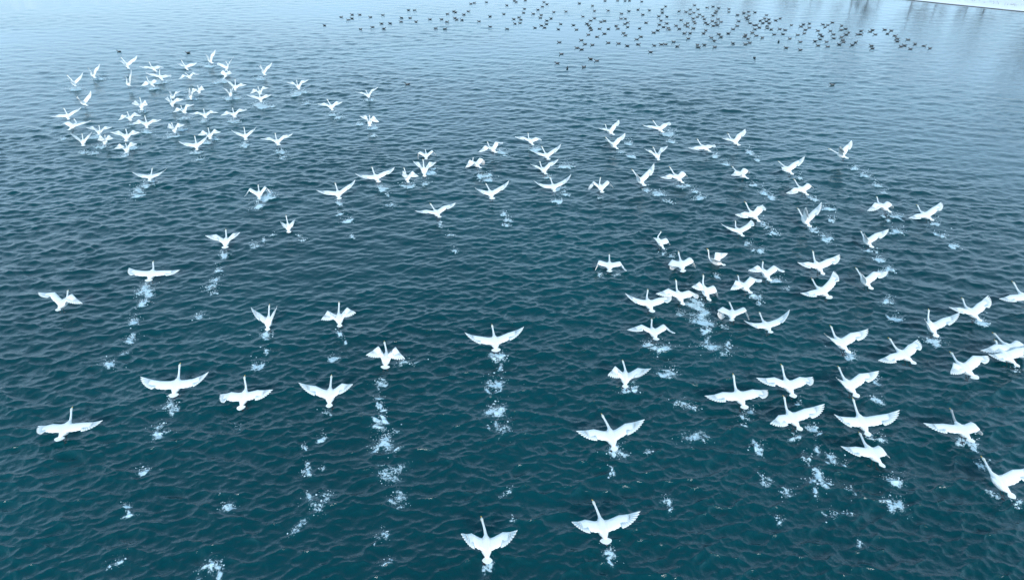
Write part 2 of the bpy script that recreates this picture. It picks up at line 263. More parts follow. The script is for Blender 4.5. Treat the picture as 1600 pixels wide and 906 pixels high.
def build_water():
    NR, NC = 1020, 1050
    al = np.linspace(math.tan(D(66)), math.tan(D(7.2)), NR)          # uniform in depression tangent ~ uniform in picture rows
    # uniform steps of the image row coordinate (focal 1): v = tan(depression - pitch)
    v = np.concatenate([np.linspace(math.tan(D(62) - PITCH), math.tan(D(21) - PITCH), int(NR * .68), endpoint=False), np.linspace(math.tan(D(21) - PITCH), math.tan(D(7.0) - PITCH), NR - int(NR * .68))])
    r = HEIGHT / np.tan(np.arctan(v) + PITCH)
    inner = np.array([.5, 2.5, 5.0]); outer = np.array([170, 220, 300, 420, 700, 1200, 2500, 5000.])
    R = np.concatenate([inner[inner < r[0] - .5], r, outer[outer > r[-1] * 1.1]])
    fan = np.linspace(-D(57), D(57), NC)
    rest = np.linspace(D(57), D(303), 25)[1:-1]
    PH = np.concatenate([fan, rest])
    nR, nP = len(R), len(PH)
    rr, pp = np.meshgrid(R, PH, indexing='ij')
    X = (rr * np.sin(pp)).astype(np.float32); Y = (rr * np.cos(pp)).astype(np.float32)
    dr = np.gradient(R)[:, None] * np.ones(nP)[None]
    dp = np.concatenate([np.full(NC, fan[1] - fan[0]), np.full(len(rest), .18)])[None] * rr
    step = np.maximum(dr, dp).astype(np.float32)
    stepr = dr.astype(np.float32)
    # patches of stronger and weaker wind, calm strip near the bank, slicks
    E = np.zeros_like(X)
    g = np.random.default_rng(5)
    for k in range(14):
        lam = g.uniform(9, 70); th = g.uniform(0, 6.283); ph = g.uniform(0, 6.283)
        E += np.cos((X * math.cos(th) + Y * 1.6 * math.sin(th)) * (6.283 / lam) + ph).astype(np.float32)
    E = 1 + .11 * E
    bd = bank_dist(X, Y)
    calm = 1 - .45 * np.exp(-np.clip(bd, 0, None) / 13.0)
    edge = 62 + .10 * X * (X < 0) - .60 * X * (X > 0) + 5 * np.sin(X * .11 + .6) + 2.5 * np.sin(X * .31)
    calm = calm * (1 - (.50 - .25 / (1 + np.exp((X + 15) / 14.0))) / (1 + np.exp(-(Y - edge) / 9.0)))
    slick = 1 - .45 * np.exp(-((Y - 96 - .15 * X) / 5.5) ** 2) * (1 / (1 + np.exp((X + 38) / 7)))
    E = np.clip(E * calm * slick, .12, 1.35).astype(np.float32)
    Z = np.zeros_like(X); DX = np.zeros_like(X); DY = np.zeros_like(X)
    N = 180
    lams = np.exp(np.linspace(math.log(.15), math.log(3.4), N))
    for lam in lams:
        th = g.normal(0, .62) + math.pi / 2 + (math.pi if g.random() < .5 else 0)
        k = 6.2832 / lam
        kx, ky = math.cos(th), math.sin(th)
        sl = .39 * math.sqrt(2.0 / N) * (1.0 if lam > .28 else (lam / .28) ** .8) * (1.0 if lam < .45 else (.45 / lam) ** .85)
        a = sl / k
        eff = np.abs(kx * np.sin(pp) + ky * np.cos(pp)).astype(np.float32) * stepr + (dp * .7).astype(np.float32)
        wgt = np.clip((lam / np.maximum(eff, 1e-3) - 1.5) / 1.2, 0, 1)
        rows = np.where(wgt.max(axis=1) > 0)[0]
        if len(rows) == 0: continue
        hi = rows[-1] + 1
        s = np.s_[:hi, :NC]
        # gently bending fronts so that crests stay short and irregular
        phs = k * (kx * X[s] + ky * Y[s]) + g.uniform(0, 6.283) + .8 * np.sin((X[s] * ky - Y[s] * kx) * (1.9 / lam) * g.uniform(.25, .5) + g.uniform(0, 6.283))
        ea = (a * wgt[s]) * E[s]
        cs = np.cos(phs); sn = np.sin(phs)
        Z[s] += ea * cs
        DX[s] -= 1.3 * kx * ea * sn; DY[s] -= 1.3 * ky * ea * sn
    foam = np.zeros_like(X); churn = np.zeros_like(X)
    for (sx, sy, a, b, st, co_, si_) in BLOBS:
        m = max(a, b) * 3.2
        r0, r1 = np.searchsorted(R, math.hypot(sx, sy) - m), np.searchsorted(R, math.hypot(sx, sy) + m)
        ang = math.atan2(sx, sy); da = m / math.hypot(sx, sy)
        c0, c1 = np.searchsorted(fan, ang - da), np.searchsorted(fan, ang + da)
        if c1 <= c0 or r1 <= r0: continue
        q = np.s_[r0:r1, c0:c1]
        ca, sa = math.cos(ang), math.sin(ang)
        u0 = (X[q] - sx) * ca - (Y[q] - sy) * sa; v0 = (X[q] - sx) * sa + (Y[q] - sy) * ca
        u = u0 * co_ + v0 * si_; vv = -u0 * si_ + v0 * co_
        d2 = (u / a) ** 2 + (vv / b) ** 2
        foam[q] = np.maximum(foam[q], st * (.74 + math.hypot(sx, sy) / 45) * np.exp(-d2 * .9))
        churn[q] = np.maximum(churn[q], .30 * min(1, st) * np.exp(-((u / (a * 1.7)) ** 2 + (vv / (b * 1.7)) ** 2)))
    Z += (foam > .1) * foam * .03
    co = np.stack([X + DX, Y + DY, Z], -1).reshape(-1, 3).astype(np.float32)
    co = np.concatenate([co, np.array([[0, 0, 0]], np.float32)])
    i = np.arange(nR - 1)[:, None]; j = np.arange(nP)[None]
    jn = (j + 1) % nP
    q = np.stack([i * nP + j + 0 * i, (i + 1) * nP + j, (i + 1) * nP + jn + 0 * i, i * nP + jn + 0 * i], -1).reshape(-1, 4)
    cidx = nR * nP
    tris = np.stack([np.full(nP, cidx), np.arange(nP), (np.arange(nP) + 1) % nP], -1)
    m = bpy.data.meshes.new("lake_water")
    m.vertices.add(len(co)); m.vertices.foreach_set('co', co.ravel())
    loops = np.concatenate([q[:, ::-1].ravel(), tris[:, ::-1].ravel()]).astype(np.int32)
    # make faces point up
    m.loops.add(len(loops)); m.loops.foreach_set('vertex_index', loops)
    starts = np.concatenate([np.arange(len(q)) * 4, len(q) * 4 + np.arange(len(tris)) * 3]).astype(np.int32)
    m.polygons.add(len(starts)); m.polygons.foreach_set('loop_start', starts)
    m.polygons.foreach_set('use_smooth', np.ones(len(starts), bool))
    m.update(calc_edges=True)
    for nm, arr in (("foam", foam), ("churn", churn), ("chop", E)):
        at = m.attributes.new(nm, 'FLOAT', 'POINT')
        at.data.foreach_set('value', np.append(arr.ravel(), 0).astype(np.float32))
    m.materials.append(M_water)
    if m.polygons[len(q) // 2].normal.z < 0: m.flip_normals()
    o = link("lake", m)
    tag(o, "dark teal choppy lake water with foam trails, paler towards the top", kind='structure')
    return o
build_water()

# ------------------------------------------------------------------ spray and lumps of foam (nobody could count them)
def build_spray():
    base = np.array([[1, 0, 0], [-1, 0, 0], [0, 1, 0], [0, -1, 0], [0, 0, 1], [0, 0, -1]], float)
    tri = np.array([[0, 2, 4], [2, 1, 4], [1, 3, 4], [3, 0, 4], [2, 0, 5], [1, 2, 5], [3, 1, 5], [0, 3, 5]])
    P, Rr = [], []
    g = np.random.default_rng(3)
    for (sx, sy, a, b, st, co_, si_) in BLOBS:
        n = int(np.clip(46 * st * (a * b / .02) ** .6, 5, 220) * 1.0 * (.25 + math.hypot(sx, sy) / 42))
        uv = g.normal(0, .75, (n, 2))
        uv[: n // 5] *= 2.0
        d = math.hypot(sx, sy); ca, sa = sy / d, sx / d
        u0 = uv[:, 0] * a; v0 = uv[:, 1] * b
        u = u0 * co_ - v0 * si_; v = u0 * si_ + v0 * co_
        x = sx + u * ca + v * sa; y = sy - u * sa + v * ca
        z = np.abs(g.normal(0, 1, n)) ** 1.7 * .075 * min(1.3, st) + .008
        P.append(np.stack([x, y, z], -1)); Rr.append(g.lognormal(-5.0, .6, n) * (.9 + .022 * d))
    P = np.concatenate(P); Rr = np.clip(np.concatenate(Rr), .004, .045)
    n = len(P)
    sc = g.uniform(.6, 1.3, (n, 1, 3)) * Rr[:, None, None]; sc[:, :, 2] *= .7
    rot = g.uniform(0, 6.283, n); c, s = np.cos(rot)[:, None], np.sin(rot)[:, None]
    vv = base[None] * sc
    vx = vv[..., 0] * c - vv[..., 1] * s; vy = vv[..., 0] * s + vv[..., 1] * c
    V = np.stack([vx, vy, vv[..., 2]], -1) + P[:, None]
    F = tri[None] + (np.arange(n) * 6)[:, None, None]
    m = bpy.data.meshes.new("spray")
    m.vertices.add(n * 6); m.vertices.foreach_set('co', V.astype(np.float32).ravel())
    m.loops.add(n * 24); m.loops.foreach_set('vertex_index', F.astype(np.int32).ravel())
    m.polygons.add(n * 8); m.polygons.foreach_set('loop_start', (np.arange(n * 8) * 3).astype(np.int32))
    m.polygons.foreach_set('use_smooth', np.ones(n * 8, bool))
    m.update(calc_edges=True); m.materials.append(M_foam)
    print("spray drops", n)
    tag(link("water_spray", m), "white spray drops and foam bubbles scattered behind the running swans", kind='stuff')
build_spray()

# ------------------------------------------------------------------ snowy bank and the bare wood on it
def build_bank():
    # profile across the bank: (distance inland, height, material)
    prof = [(-.9, -1.0, 1), (-.5, -.02, 1), (-.42, .035, 1), (-.38, .07, 0), (.7, .28, 0), (3, .45, 0), (9, .7, 0), (30, 1.6, 0), (120, 3, 0), (3000, 30, 0)]
    ts = np.concatenate([[-3000, -600, -260], np.arange(-150, 150, 1.1), [260, 600, 3000]])
    g = np.random.default_rng(9)
    wob = np.cumsum(g.normal(0, .10, len(ts))); wob -= np.linspace(wob[0], wob[-1], len(ts)); wob *= .5
    bi = [int(np.argmin(abs(ts))), int(np.argmin(abs(ts - (BANK_B - BANK_A).length)))]
    wob -= np.interp(ts, [ts[bi[0]], ts[bi[1]]], [wob[bi[0]], wob[bi[1]]])
    V, F, FM = [], [], []
    for i, t_ in enumerate(ts):
        for j, (d, h, mi) in enumerate(prof):
            dd = d + (wob[i] if d < 40 else 0)
            p = BANK_A + bdir * float(t_) + bnor * float(dd)
            V.append((p.x, p.y, h + (g.normal(0, .05) if j > 3 and d < 40 else 0)))
    n = len(prof)
    for i in range(len(ts) - 1):
        for j in range(n - 1):
            F.append((i * n + j, (i + 1) * n + j, (i + 1) * n + j + 1, i * n + j + 1)); FM.append(1 if j < 3 else 0)
    m = mesh_from("snowy_bank", V, F, (M_snow, M_mud), FM)
    if m.polygons[len(F) // 2].normal.z < 0: m.flip_normals()
    tag(link("snowy_bank", m), "snow covered lake bank with a thin dark water edge, top right corner", kind='structure')
    # dry grass tufts sticking out of the snow
    V, F = [], []
    for k in range(260):
        t_ = g.uniform(-6, 45); dd = g.uniform(1.6, 6)
        p = BANK_A + bdir * float(t_) + bnor * float(dd)
        for b in range(7):
            a = g.uniform(0, 6.283); h = g.uniform(.12, .4); lx, ly = g.normal(0, .12, 2); ox, oy = g.normal(0, .12, 2)
            i0 = len(V); wd = .012
            V += [(p.x + ox - wd * math.cos(a), p.y + oy - wd * math.sin(a), .36), (p.x + ox + wd * math.cos(a), p.y + oy + wd * math.sin(a), .36), (p.x + ox + lx, p.y + oy + ly, .42 + h)]
            F.append((i0, i0 + 1, i0 + 2))
    tag(link("dry_grass", mesh_from("dry_grass", V, F, (M_reed,), None, False)), "dry grass stalks poking through the snow on the bank", kind='stuff')
build_bank()

def tube(V, F, p0, p1, r0, r1, n=5):
    d = (p1 - p0).normalized(); a = d.orthogonal().normalized(); b = d.cross(a)
    i0 = len(V)
    for p, r in ((p0, r0), (p1, r1)):
        for k in range(n):
            an = 6.2832 * k / n
            V.append(p + (a * math.cos(an) + b * math.sin(an)) * r)
    for k in range(n):
        F.append((i0 + k, i0 + (k + 1) % n, i0 + n + (k + 1) % n, i0 + n + k))

def build_tree(seed, h, lean):
    g = random.Random(seed)
    TV, TF, BV, BF = [], [], [], []
    pts = [Vector((0, 0, -.2))]
    for i in range(5):
        pts.append(pts[-1] + Vector((g.gauss(lean, .12), g.gauss(0, .12), h / 5)))
    for i in range(5):
        r0 = .19 * (1 - i / 5.6); r1 = .19 * (1 - (i + 1) / 5.6)
        tube(TV, TF, pts[i], pts[i + 1], r0 * .55, r1 * .55, 7)
    def grow(p, d, L, r, lv):
        q = p + d * L
        tube(BV, BF, p, q, r, r * .55, 3 if lv > 1 else 4)
        if lv >= 3: return
        for k in range(4 if lv < 2 else 3):
            nd = (d + Vector((g.gauss(0, .5), g.gauss(0, .5), g.gauss(.15, .35)))).normalized()
            grow(p + d * L * g.uniform(.35, 1), nd, L * g.uniform(.5, .75), r * .5, lv + 1)
    for k in range(17):
        f_ = g.uniform(.02, .98); i = min(4, int(f_ * 5)); p = pts[i].lerp(pts[i + 1], f_ * 5 - i)
        a = g.uniform(0, 6.283)
        grow(p, Vector((math.cos(a), math.sin(a), g.uniform(.3, 1.0))).normalized(), h * .26 * (1.15 - f_ * .7), .085 * (1.2 - f_), 0)
    return mesh_from("tree_trunk", TV, TF, (M_bark,)), mesh_from("tree_crown", BV, BF, (M_twig,), None, False)

tree_meshes = [build_tree(s, h, l) for s, h, l in ((1, 9, .05), (2, 11, -.04), (3, 7.5, .1))]
TREES = [
    (-44, 9, 1.10, "bare brown winter tree on the snowy bank, second from the left"),
    (-36, 7, 0.99, "bare brown winter tree on the snowy bank, third from the left"),
    (-29, 11, 1.21, "bare brown winter tree on the snowy bank, fourth from the left"),
    (-22, 6, 0.88, "bare brown winter tree on the snowy bank, fifth from the left"),
    (-15, 8, 1.26, "bare brown winter tree on the snowy bank, sixth from the left"),
    (-12, 9, 1.10, "bare brown winter tree on the snowy bank, seventh from the left"),
    (-4, 7, 1.21, "bare brown winter tree on the snowy bank, eighth from the left"),
    (-1, 10, 0.99, "bare brown winter tree on the snowy bank, ninth from the left"),
    (5, 8, 0.88, "bare brown winter tree on the snowy bank, tenth from the left"),
    (8, 6, 1.10, "bare brown winter tree on the snowy bank, eleventh from the left"),
    (15, 9, 1.32, "bare brown winter tree on the snowy bank, twelfth from the left"),
    (17, 7, 1.21, "bare brown winter tree on the snowy bank, thirteenth from the left"),
    (20, 8, 1.32, "bare brown winter tree on the snowy bank, fourteenth from the left"),
    (23, 6, 1.10, "bare brown winter tree on the snowy bank, fifteenth from the left"),
    (26, 9, 1.21, "bare brown winter tree on the snowy bank, sixteenth from the left"),
    (-52, 8, 1.10, "bare brown winter tree on the snowy bank, first from the left"),
    (31, 8, 1.21, "bare brown winter tree on the snowy bank, seventeenth from the left")]
for i, (t_, dd, sc, lab) in enumerate(TREES):
    p = BANK_A + bdir * t_ + bnor * (dd + 7)
    tm, cm = tree_meshes[i % 3]
    e = bpy.data.objects.new("bare_tree", None); C.objects.link(e)
    e.location = (p.x, p.y, .45); e.scale = (sc, sc, sc); e.rotation_euler = (0, 0, i * 1.7)
    tag(e, lab, "tree", "bare winter trees on the snowy bank")
    link("trunk", tm, e); link("crown", cm, e)

# ------------------------------------------------------------------ swans
NB = 12
BODY = [  # y along body, half width, half height, z offset
    (-.40, .034, .028, .045), (-.34, .060, .045, .038), (-.26, .092, .078, .018), (-.16, .130, .118, 0), (-.05, .152, .134, -.004),
    (.06, .155, .138, -.002), (.155, .146, .130, .004), (.235, .122, .112, .012), (.30, .088, .086, .022), (.345, .060, .062, .028)]
W0, W1 = 3, 7      # body rings that carry the wing root

def unit(v): return v / (np.linalg.norm(v) + 1e-9)

def rot_between(a, b):
    v = np.cross(a, b); c = float(np.dot(a, b)); s = np.linalg.norm(v)
    if s < 1e-6: return np.eye(3)
    K = np.array([[0, -v[2], v[1]], [v[2], 0, -v[0]], [-v[1], v[0], 0]])
    return np.eye(3) + K + K @ K * ((1 - c) / s ** 2)

def dirv(el, sw, sg):
    return np.array([sg * math.cos(el) * math.cos(sw), math.cos(el) * math.sin(sw), math.sin(el)])

def swan_mesh(q, rnd, folded=False, neckmat=1):
    """One continuous skin: body, neck, head and both wings. Local axes: +Y forward, +X right, +Z up."""
    nel, naz, LA, LS, HA, HS, RA, RS, JA, JS = q
    V, F, FM = [], [], []
    # --- body and neck rings
    rings = []
    for (y, a, b, z) in BODY:
        rings.append((np.array([0, y, z]), np.array([0, 1., 0]), a * 1.12, b))
    nb = np.array([0, .345, .028])
    nd = np.array([math.cos(nel) * math.sin(naz), math.cos(nel) * math.cos(naz), math.sin(nel)])
    hd = np.array([0, .34, .03]) + .70 * nd
    hook = rnd.uniform(-.10, .10)
    hdir = unit(nd * .8 + np.array([hook * 1.5, .35, -.12]))
    P0, P1, P2, P3 = nb, nb + np.array([0, .17, .0]) + nd * .05, hd - hdir * .10 - nd * .10, hd
    prev = np.array([0, 1., 0])
    for i in range(1, 13):
        t = i / 12
        p = (1 - t) ** 3 * P0 + 3 * (1 - t) ** 2 * t * P1 + 3 * (1 - t) * t * t * P2 + t ** 3 * P3
        d = unit(3 * ((1 - t) ** 2 * (P1 - P0) + 2 * (1 - t) * t * (P2 - P1) + t * t * (P3 - P2)))
        r = np.interp(t, [0, .15, .45, .78, .88, .96, 1], [.060, .043, .033, .031, .045, .043, .026])
        rings.append((p, d, r, r))
    rings.append((hd + hdir * .035, hdir, .016, .014))
    for k, (p, d, a, b) in enumerate(rings):
        s = unit(np.cross(d, np.array([0, 0, 1.])) if abs(d[2]) < .95 else np.array([1., 0, 0])); u = np.cross(s, d)
        for i in range(NB):
            an = 2 * math.pi * (i + .5) / NB - math.pi / 6
            V.append(p + s * a * math.cos(an) + u * b * math.sin(an))
    nr = len(rings)
    # ring points i=0..11; with this phase the quads (1,2) on the right and (6,7)... lie at the upper sides
    RU, RL = 2, 1       # upper / lower column of the right root
    LU, LL = 5, 6       # upper / lower column of the left root
    for k in range(nr - 1):
        for i in range(NB):
            j = (i + 1) % NB
            if W0 <= k < W1 and ((i, j) == (1, 2) or (i, j) == (5, 6)): continue
            F.append((k * NB + i, k * NB + j, (k + 1) * NB + j, (k + 1) * NB + i))
            FM.append(neckmat if k > nr - 6 or (neckmat == 2 and k > 9) else 0)
    F.append(tuple(range(NB))[::-1]); FM.append(0)
    F.append(tuple((nr - 1) * NB + i for i in range(NB))); FM.append(1)
    # --- wings
    for sg, ae, asw, he, hs in ((-1, LA, LS, HA, HS), (1, RA, RS, JA, JS)):
        U, Lo = (RU, RL) if sg > 0 else (LU, LL)
        loop_idx = [[k * NB + U for k in range(W1, W0 - 1, -1)], [k * NB + Lo for k in range(W1, W0 - 1, -1)]]
        sh = np.array([sg * .10, .16, .07])
        ba, bh = dirv(ae, asw, sg), dirv(he, hs, sg)
        AL, HL = (.47, .70)
        wr = sh + ba * AL; tip = wr + bh * HL
        back = np.array([0, -1., 0])
        cA = unit(back - ba * np.dot(back, ba)); nA = unit(np.cross(ba, cA)) * (-sg)
        nA = nA if nA[2] > -.2 else -nA
        Rm = rot_between(ba, bh); cH = Rm @ cA; nH = Rm @ nA
        # keep the feathers of the hand trailing behind rather than folding under the body
        cH = unit(cH * .75 + (back - bh * np.dot(back, bh)) * .45); cH = unit(cH - bh * np.dot(cH, bh)); nH = unit(np.cross(bh, cH)) * (-sg)
        if np.dot(nH, nA) < 0: nH = -nH
        st = []      # (LE point, chord dir, normal, chord, thickness)
        for t in (.28, .42, .57, .72, .87, 1.0):
            w_ = max(0, (t - .72) / .28) * .5
            c = unit(cA * (1 - w_) + cH * w_); n_ = unit(nA * (1 - w_) + nH * w_)
            st.append((sh + ba * AL * t + .035 * -c, c, n_, np.interp(t, [.28, .57, 1], [.39, .40, .375]), np.interp(t, [.28, 1], [.05, .026])))
        for t in (.12, .25, .38, .5):
            w_ = min(1, .5 + t * 2)
            c = unit(cA * (1 - w_) + cH * w_); n_ = unit(nA * (1 - w_) + nH * w_)
            st.append((wr + bh * HL * t + .03 * -c, c, n_, np.interp(t, [0, .5], [.36, .29]), np.interp(t, [0, .5], [.022, .010])))
        up, lo = loop_idx
        fr = (0, .14, .42, .74, 1.0)
        for si, (le, c, n_, ch, th) in enumerate(st):
            i0 = len(V)
            sc = 1 + (.035 if si % 2 else -.02)
            for f_ in fr:
                cam_ = th * (.9 * math.sin(math.pi * min(1, f_ * 1.15 + .08))) + .02 * math.sin(math.pi * f_)
                V.append(le + c * ch * f_ * (sc if f_ > .9 else 1) + n_ * (cam_ + .003))
            for f_ in fr:
                und = .02 * math.sin(math.pi * f_) - th * .35 * math.sin(math.pi * min(1, f_ * 1.6))
                V.append(le + c * ch * f_ * (sc if f_ > .9 else 1) + n_ * (und - .003))
            nu, nl = [i0 + k for k in range(5)], [i0 + 5 + k for k in range(5)]
            A = up + lo[::-1]; B = nu + nl[::-1]
            for k in range(10):
                k2 = (k + 1) % 10
                f_ = (A[k], A[k2], B[k2], B[k])
                F.append(f_ if sg < 0 else f_[::-1]); FM.append(0)
            up, lo = nu, nl
        F.append(tuple(up + lo[::-1]) if sg > 0 else tuple((up + lo[::-1])[::-1])); FM.append(0)
        # primaries: overlapping blades that fan out at the tip
        nP_ = 9
        spread = rnd.uniform(.85, 1.25)
        bent = rnd.uniform(.02, .09)
        for k in range(nP_):
            g_ = k / (nP_ - 1)
            root = wr + bh * HL * (.42 - .30 * g_) + cH * (.00 + .20 * g_)
            a_ = -.10 + g_ * 1.12 * spread
            d_ = unit(bh * math.cos(a_) + cH * math.sin(a_))
            LL_ = HL * .60 * (1 - .40 * g_ ** 1.4)
            w2 = unit(np.cross(nH, d_))
            i0 = len(V)
            off = nH * (.004 * (k - 4))
            for (t, hw, lift) in ((0, .036, 0), (.55, .040 + .014 * g_, .25), (.88, .027 + .024 * g_, .7), (1.0, .009 + .018 * g_, 1.0)):
                c0 = root + d_ * LL_ * t + nH * bent * lift * (1 - g_ * .7) + off
                V.append(c0 + w2 * hw + nH * .003); V.append(c0 - w2 * hw + nH * .003)
                V.append(c0 - w2 * hw - nH * .003); V.append(c0 + w2 * hw - nH * .003)
            for s_ in range(3):
                b0, b1 = i0 + s_ * 4, i0 + s_ * 4 + 4
                for e in range(4):
                    e2 = (e + 1) % 4
                    F.append((b0 + e, b0 + e2, b1 + e2, b1 + e)); FM.append(0)
            F.append((i0 + 3, i0 + 2, i0 + 1, i0)); F.append((i0 + 12, i0 + 13, i0 + 14, i0 + 15)); FM += [0, 0]
    m = mesh_from("swan_body", V, F, (M_white, M_cream, M_grey), FM)
    return m, hd, hdir

def bill_mesh():
    V, F, FM = [], [], []
    prof = [(-.01, .020, .020, 0), (.03, .017, .014, -.004), (.06, .013, .009, -.009), (.09, .013, .006, -.012), (.105, .006, .003, -.014)]
    for (y, a, b, z) in prof:
        for i in range(8):
            an = 2 * math.pi * i / 8; V.append((a * math.cos(an), y, z + b * math.sin(an)))
    for k in range(4):
        for i in range(8):
            j = (i + 1) % 8; F.append((k * 8 + i, k * 8 + j, k * 8 + 8 + j, k * 8 + 8 + i)); FM.append(0 if k < 2 else 1)
    F.append(tuple(range(8))[::-1]); F.append(tuple(range(32, 40))); FM += [0, 1]
    return mesh_from("swan_bill", V, F, (M_yellow, M_black), FM)

def tail_mesh(spread):
    V, F = [], []
    n = 11
    for k in range(n):
        a = (k / (n - 1) - .5) * spread
        d = np.array([math.sin(a), -math.cos(a), .0]); w2 = np.array([math.cos(a), math.sin(a), 0])
        L = .25 * (1 - .25 * abs(k / (n - 1) - .5) * 2); z = .04 + .012 * math.cos(a * 2) - .003 * abs(k - 5)
        i0 = len(V); base = np.array([math.sin(a) * .02, -.335, z])
        for (t, hw) in ((0, .022), (.5, .036), (.85, .034), (1, .016)):
            c0 = base + d * L * t + np.array([0, 0, .004 * (k % 2)])
            for sx_, sz_ in ((1, 1), (-1, 1), (-1, -1), (1, -1)): V.append(c0 + w2 * hw * sx_ + np.array([0, 0, .004 * sz_]))
        for s_ in range(3):
            b0, b1 = i0 + s_ * 4, i0 + s_ * 4 + 4
            for e in range(4): F.append((b0 + e, b0 + (e + 1) % 4, b1 + (e + 1) % 4, b1 + e))
        F.append((i0 + 3, i0 + 2, i0 + 1, i0)); F.append((i0 + 12, i0 + 13, i0 + 14, i0 + 15))
    return mesh_from("swan_tail", V, F, (M_white,), None, False)

def foot_mesh(swing):
    V, F = [], []
    hip = Vector((0, 0, 0)); ank = Vector((0, -.10 - .04 * swing, -.13)); toe = Vector((0, -.13 - .16 * swing, -.22 + .06 * swing))
    tube(V, F, hip, ank, .014, .010, 6); tube(V, F, ank, toe, .010, .009, 6)
    V = [Vector(v) for v in V]
    i0 = len(V)
    tips = [Vector((-.055, .10, -.03)), Vector((0, .13, -.035)), Vector((.055, .10, -.03))]
    V += [toe + Vector((0, 0, .006)), toe - Vector((0, 0, .006))]
    for t in tips: V += [toe + t + Vector((0, 0, .004)), toe + t - Vector((0, 0, .004))]
    F += [(i0, i0 + 2, i0 + 4), (i0, i0 + 4, i0 + 6), (i0 + 1, i0 + 5, i0 + 3), (i0 + 1, i0 + 7, i0 + 5),
          (i0, i0 + 1, i0 + 3, i0 + 2), (i0 + 2, i0 + 3, i0 + 5, i0 + 4), (i0 + 4, i0 + 5, i0 + 7, i0 + 6), (i0 + 6, i0 + 7, i0 + 1, i0)]
    return mesh_from("swan_foot", V, F, (M_black,), None, False)

BILL = bill_mesh()
TAILS = [tail_mesh(1.05), tail_mesh(1.5), tail_mesh(2.0)]
FEET = [foot_mesh(0), foot_mesh(.6), foot_mesh(1.2)]

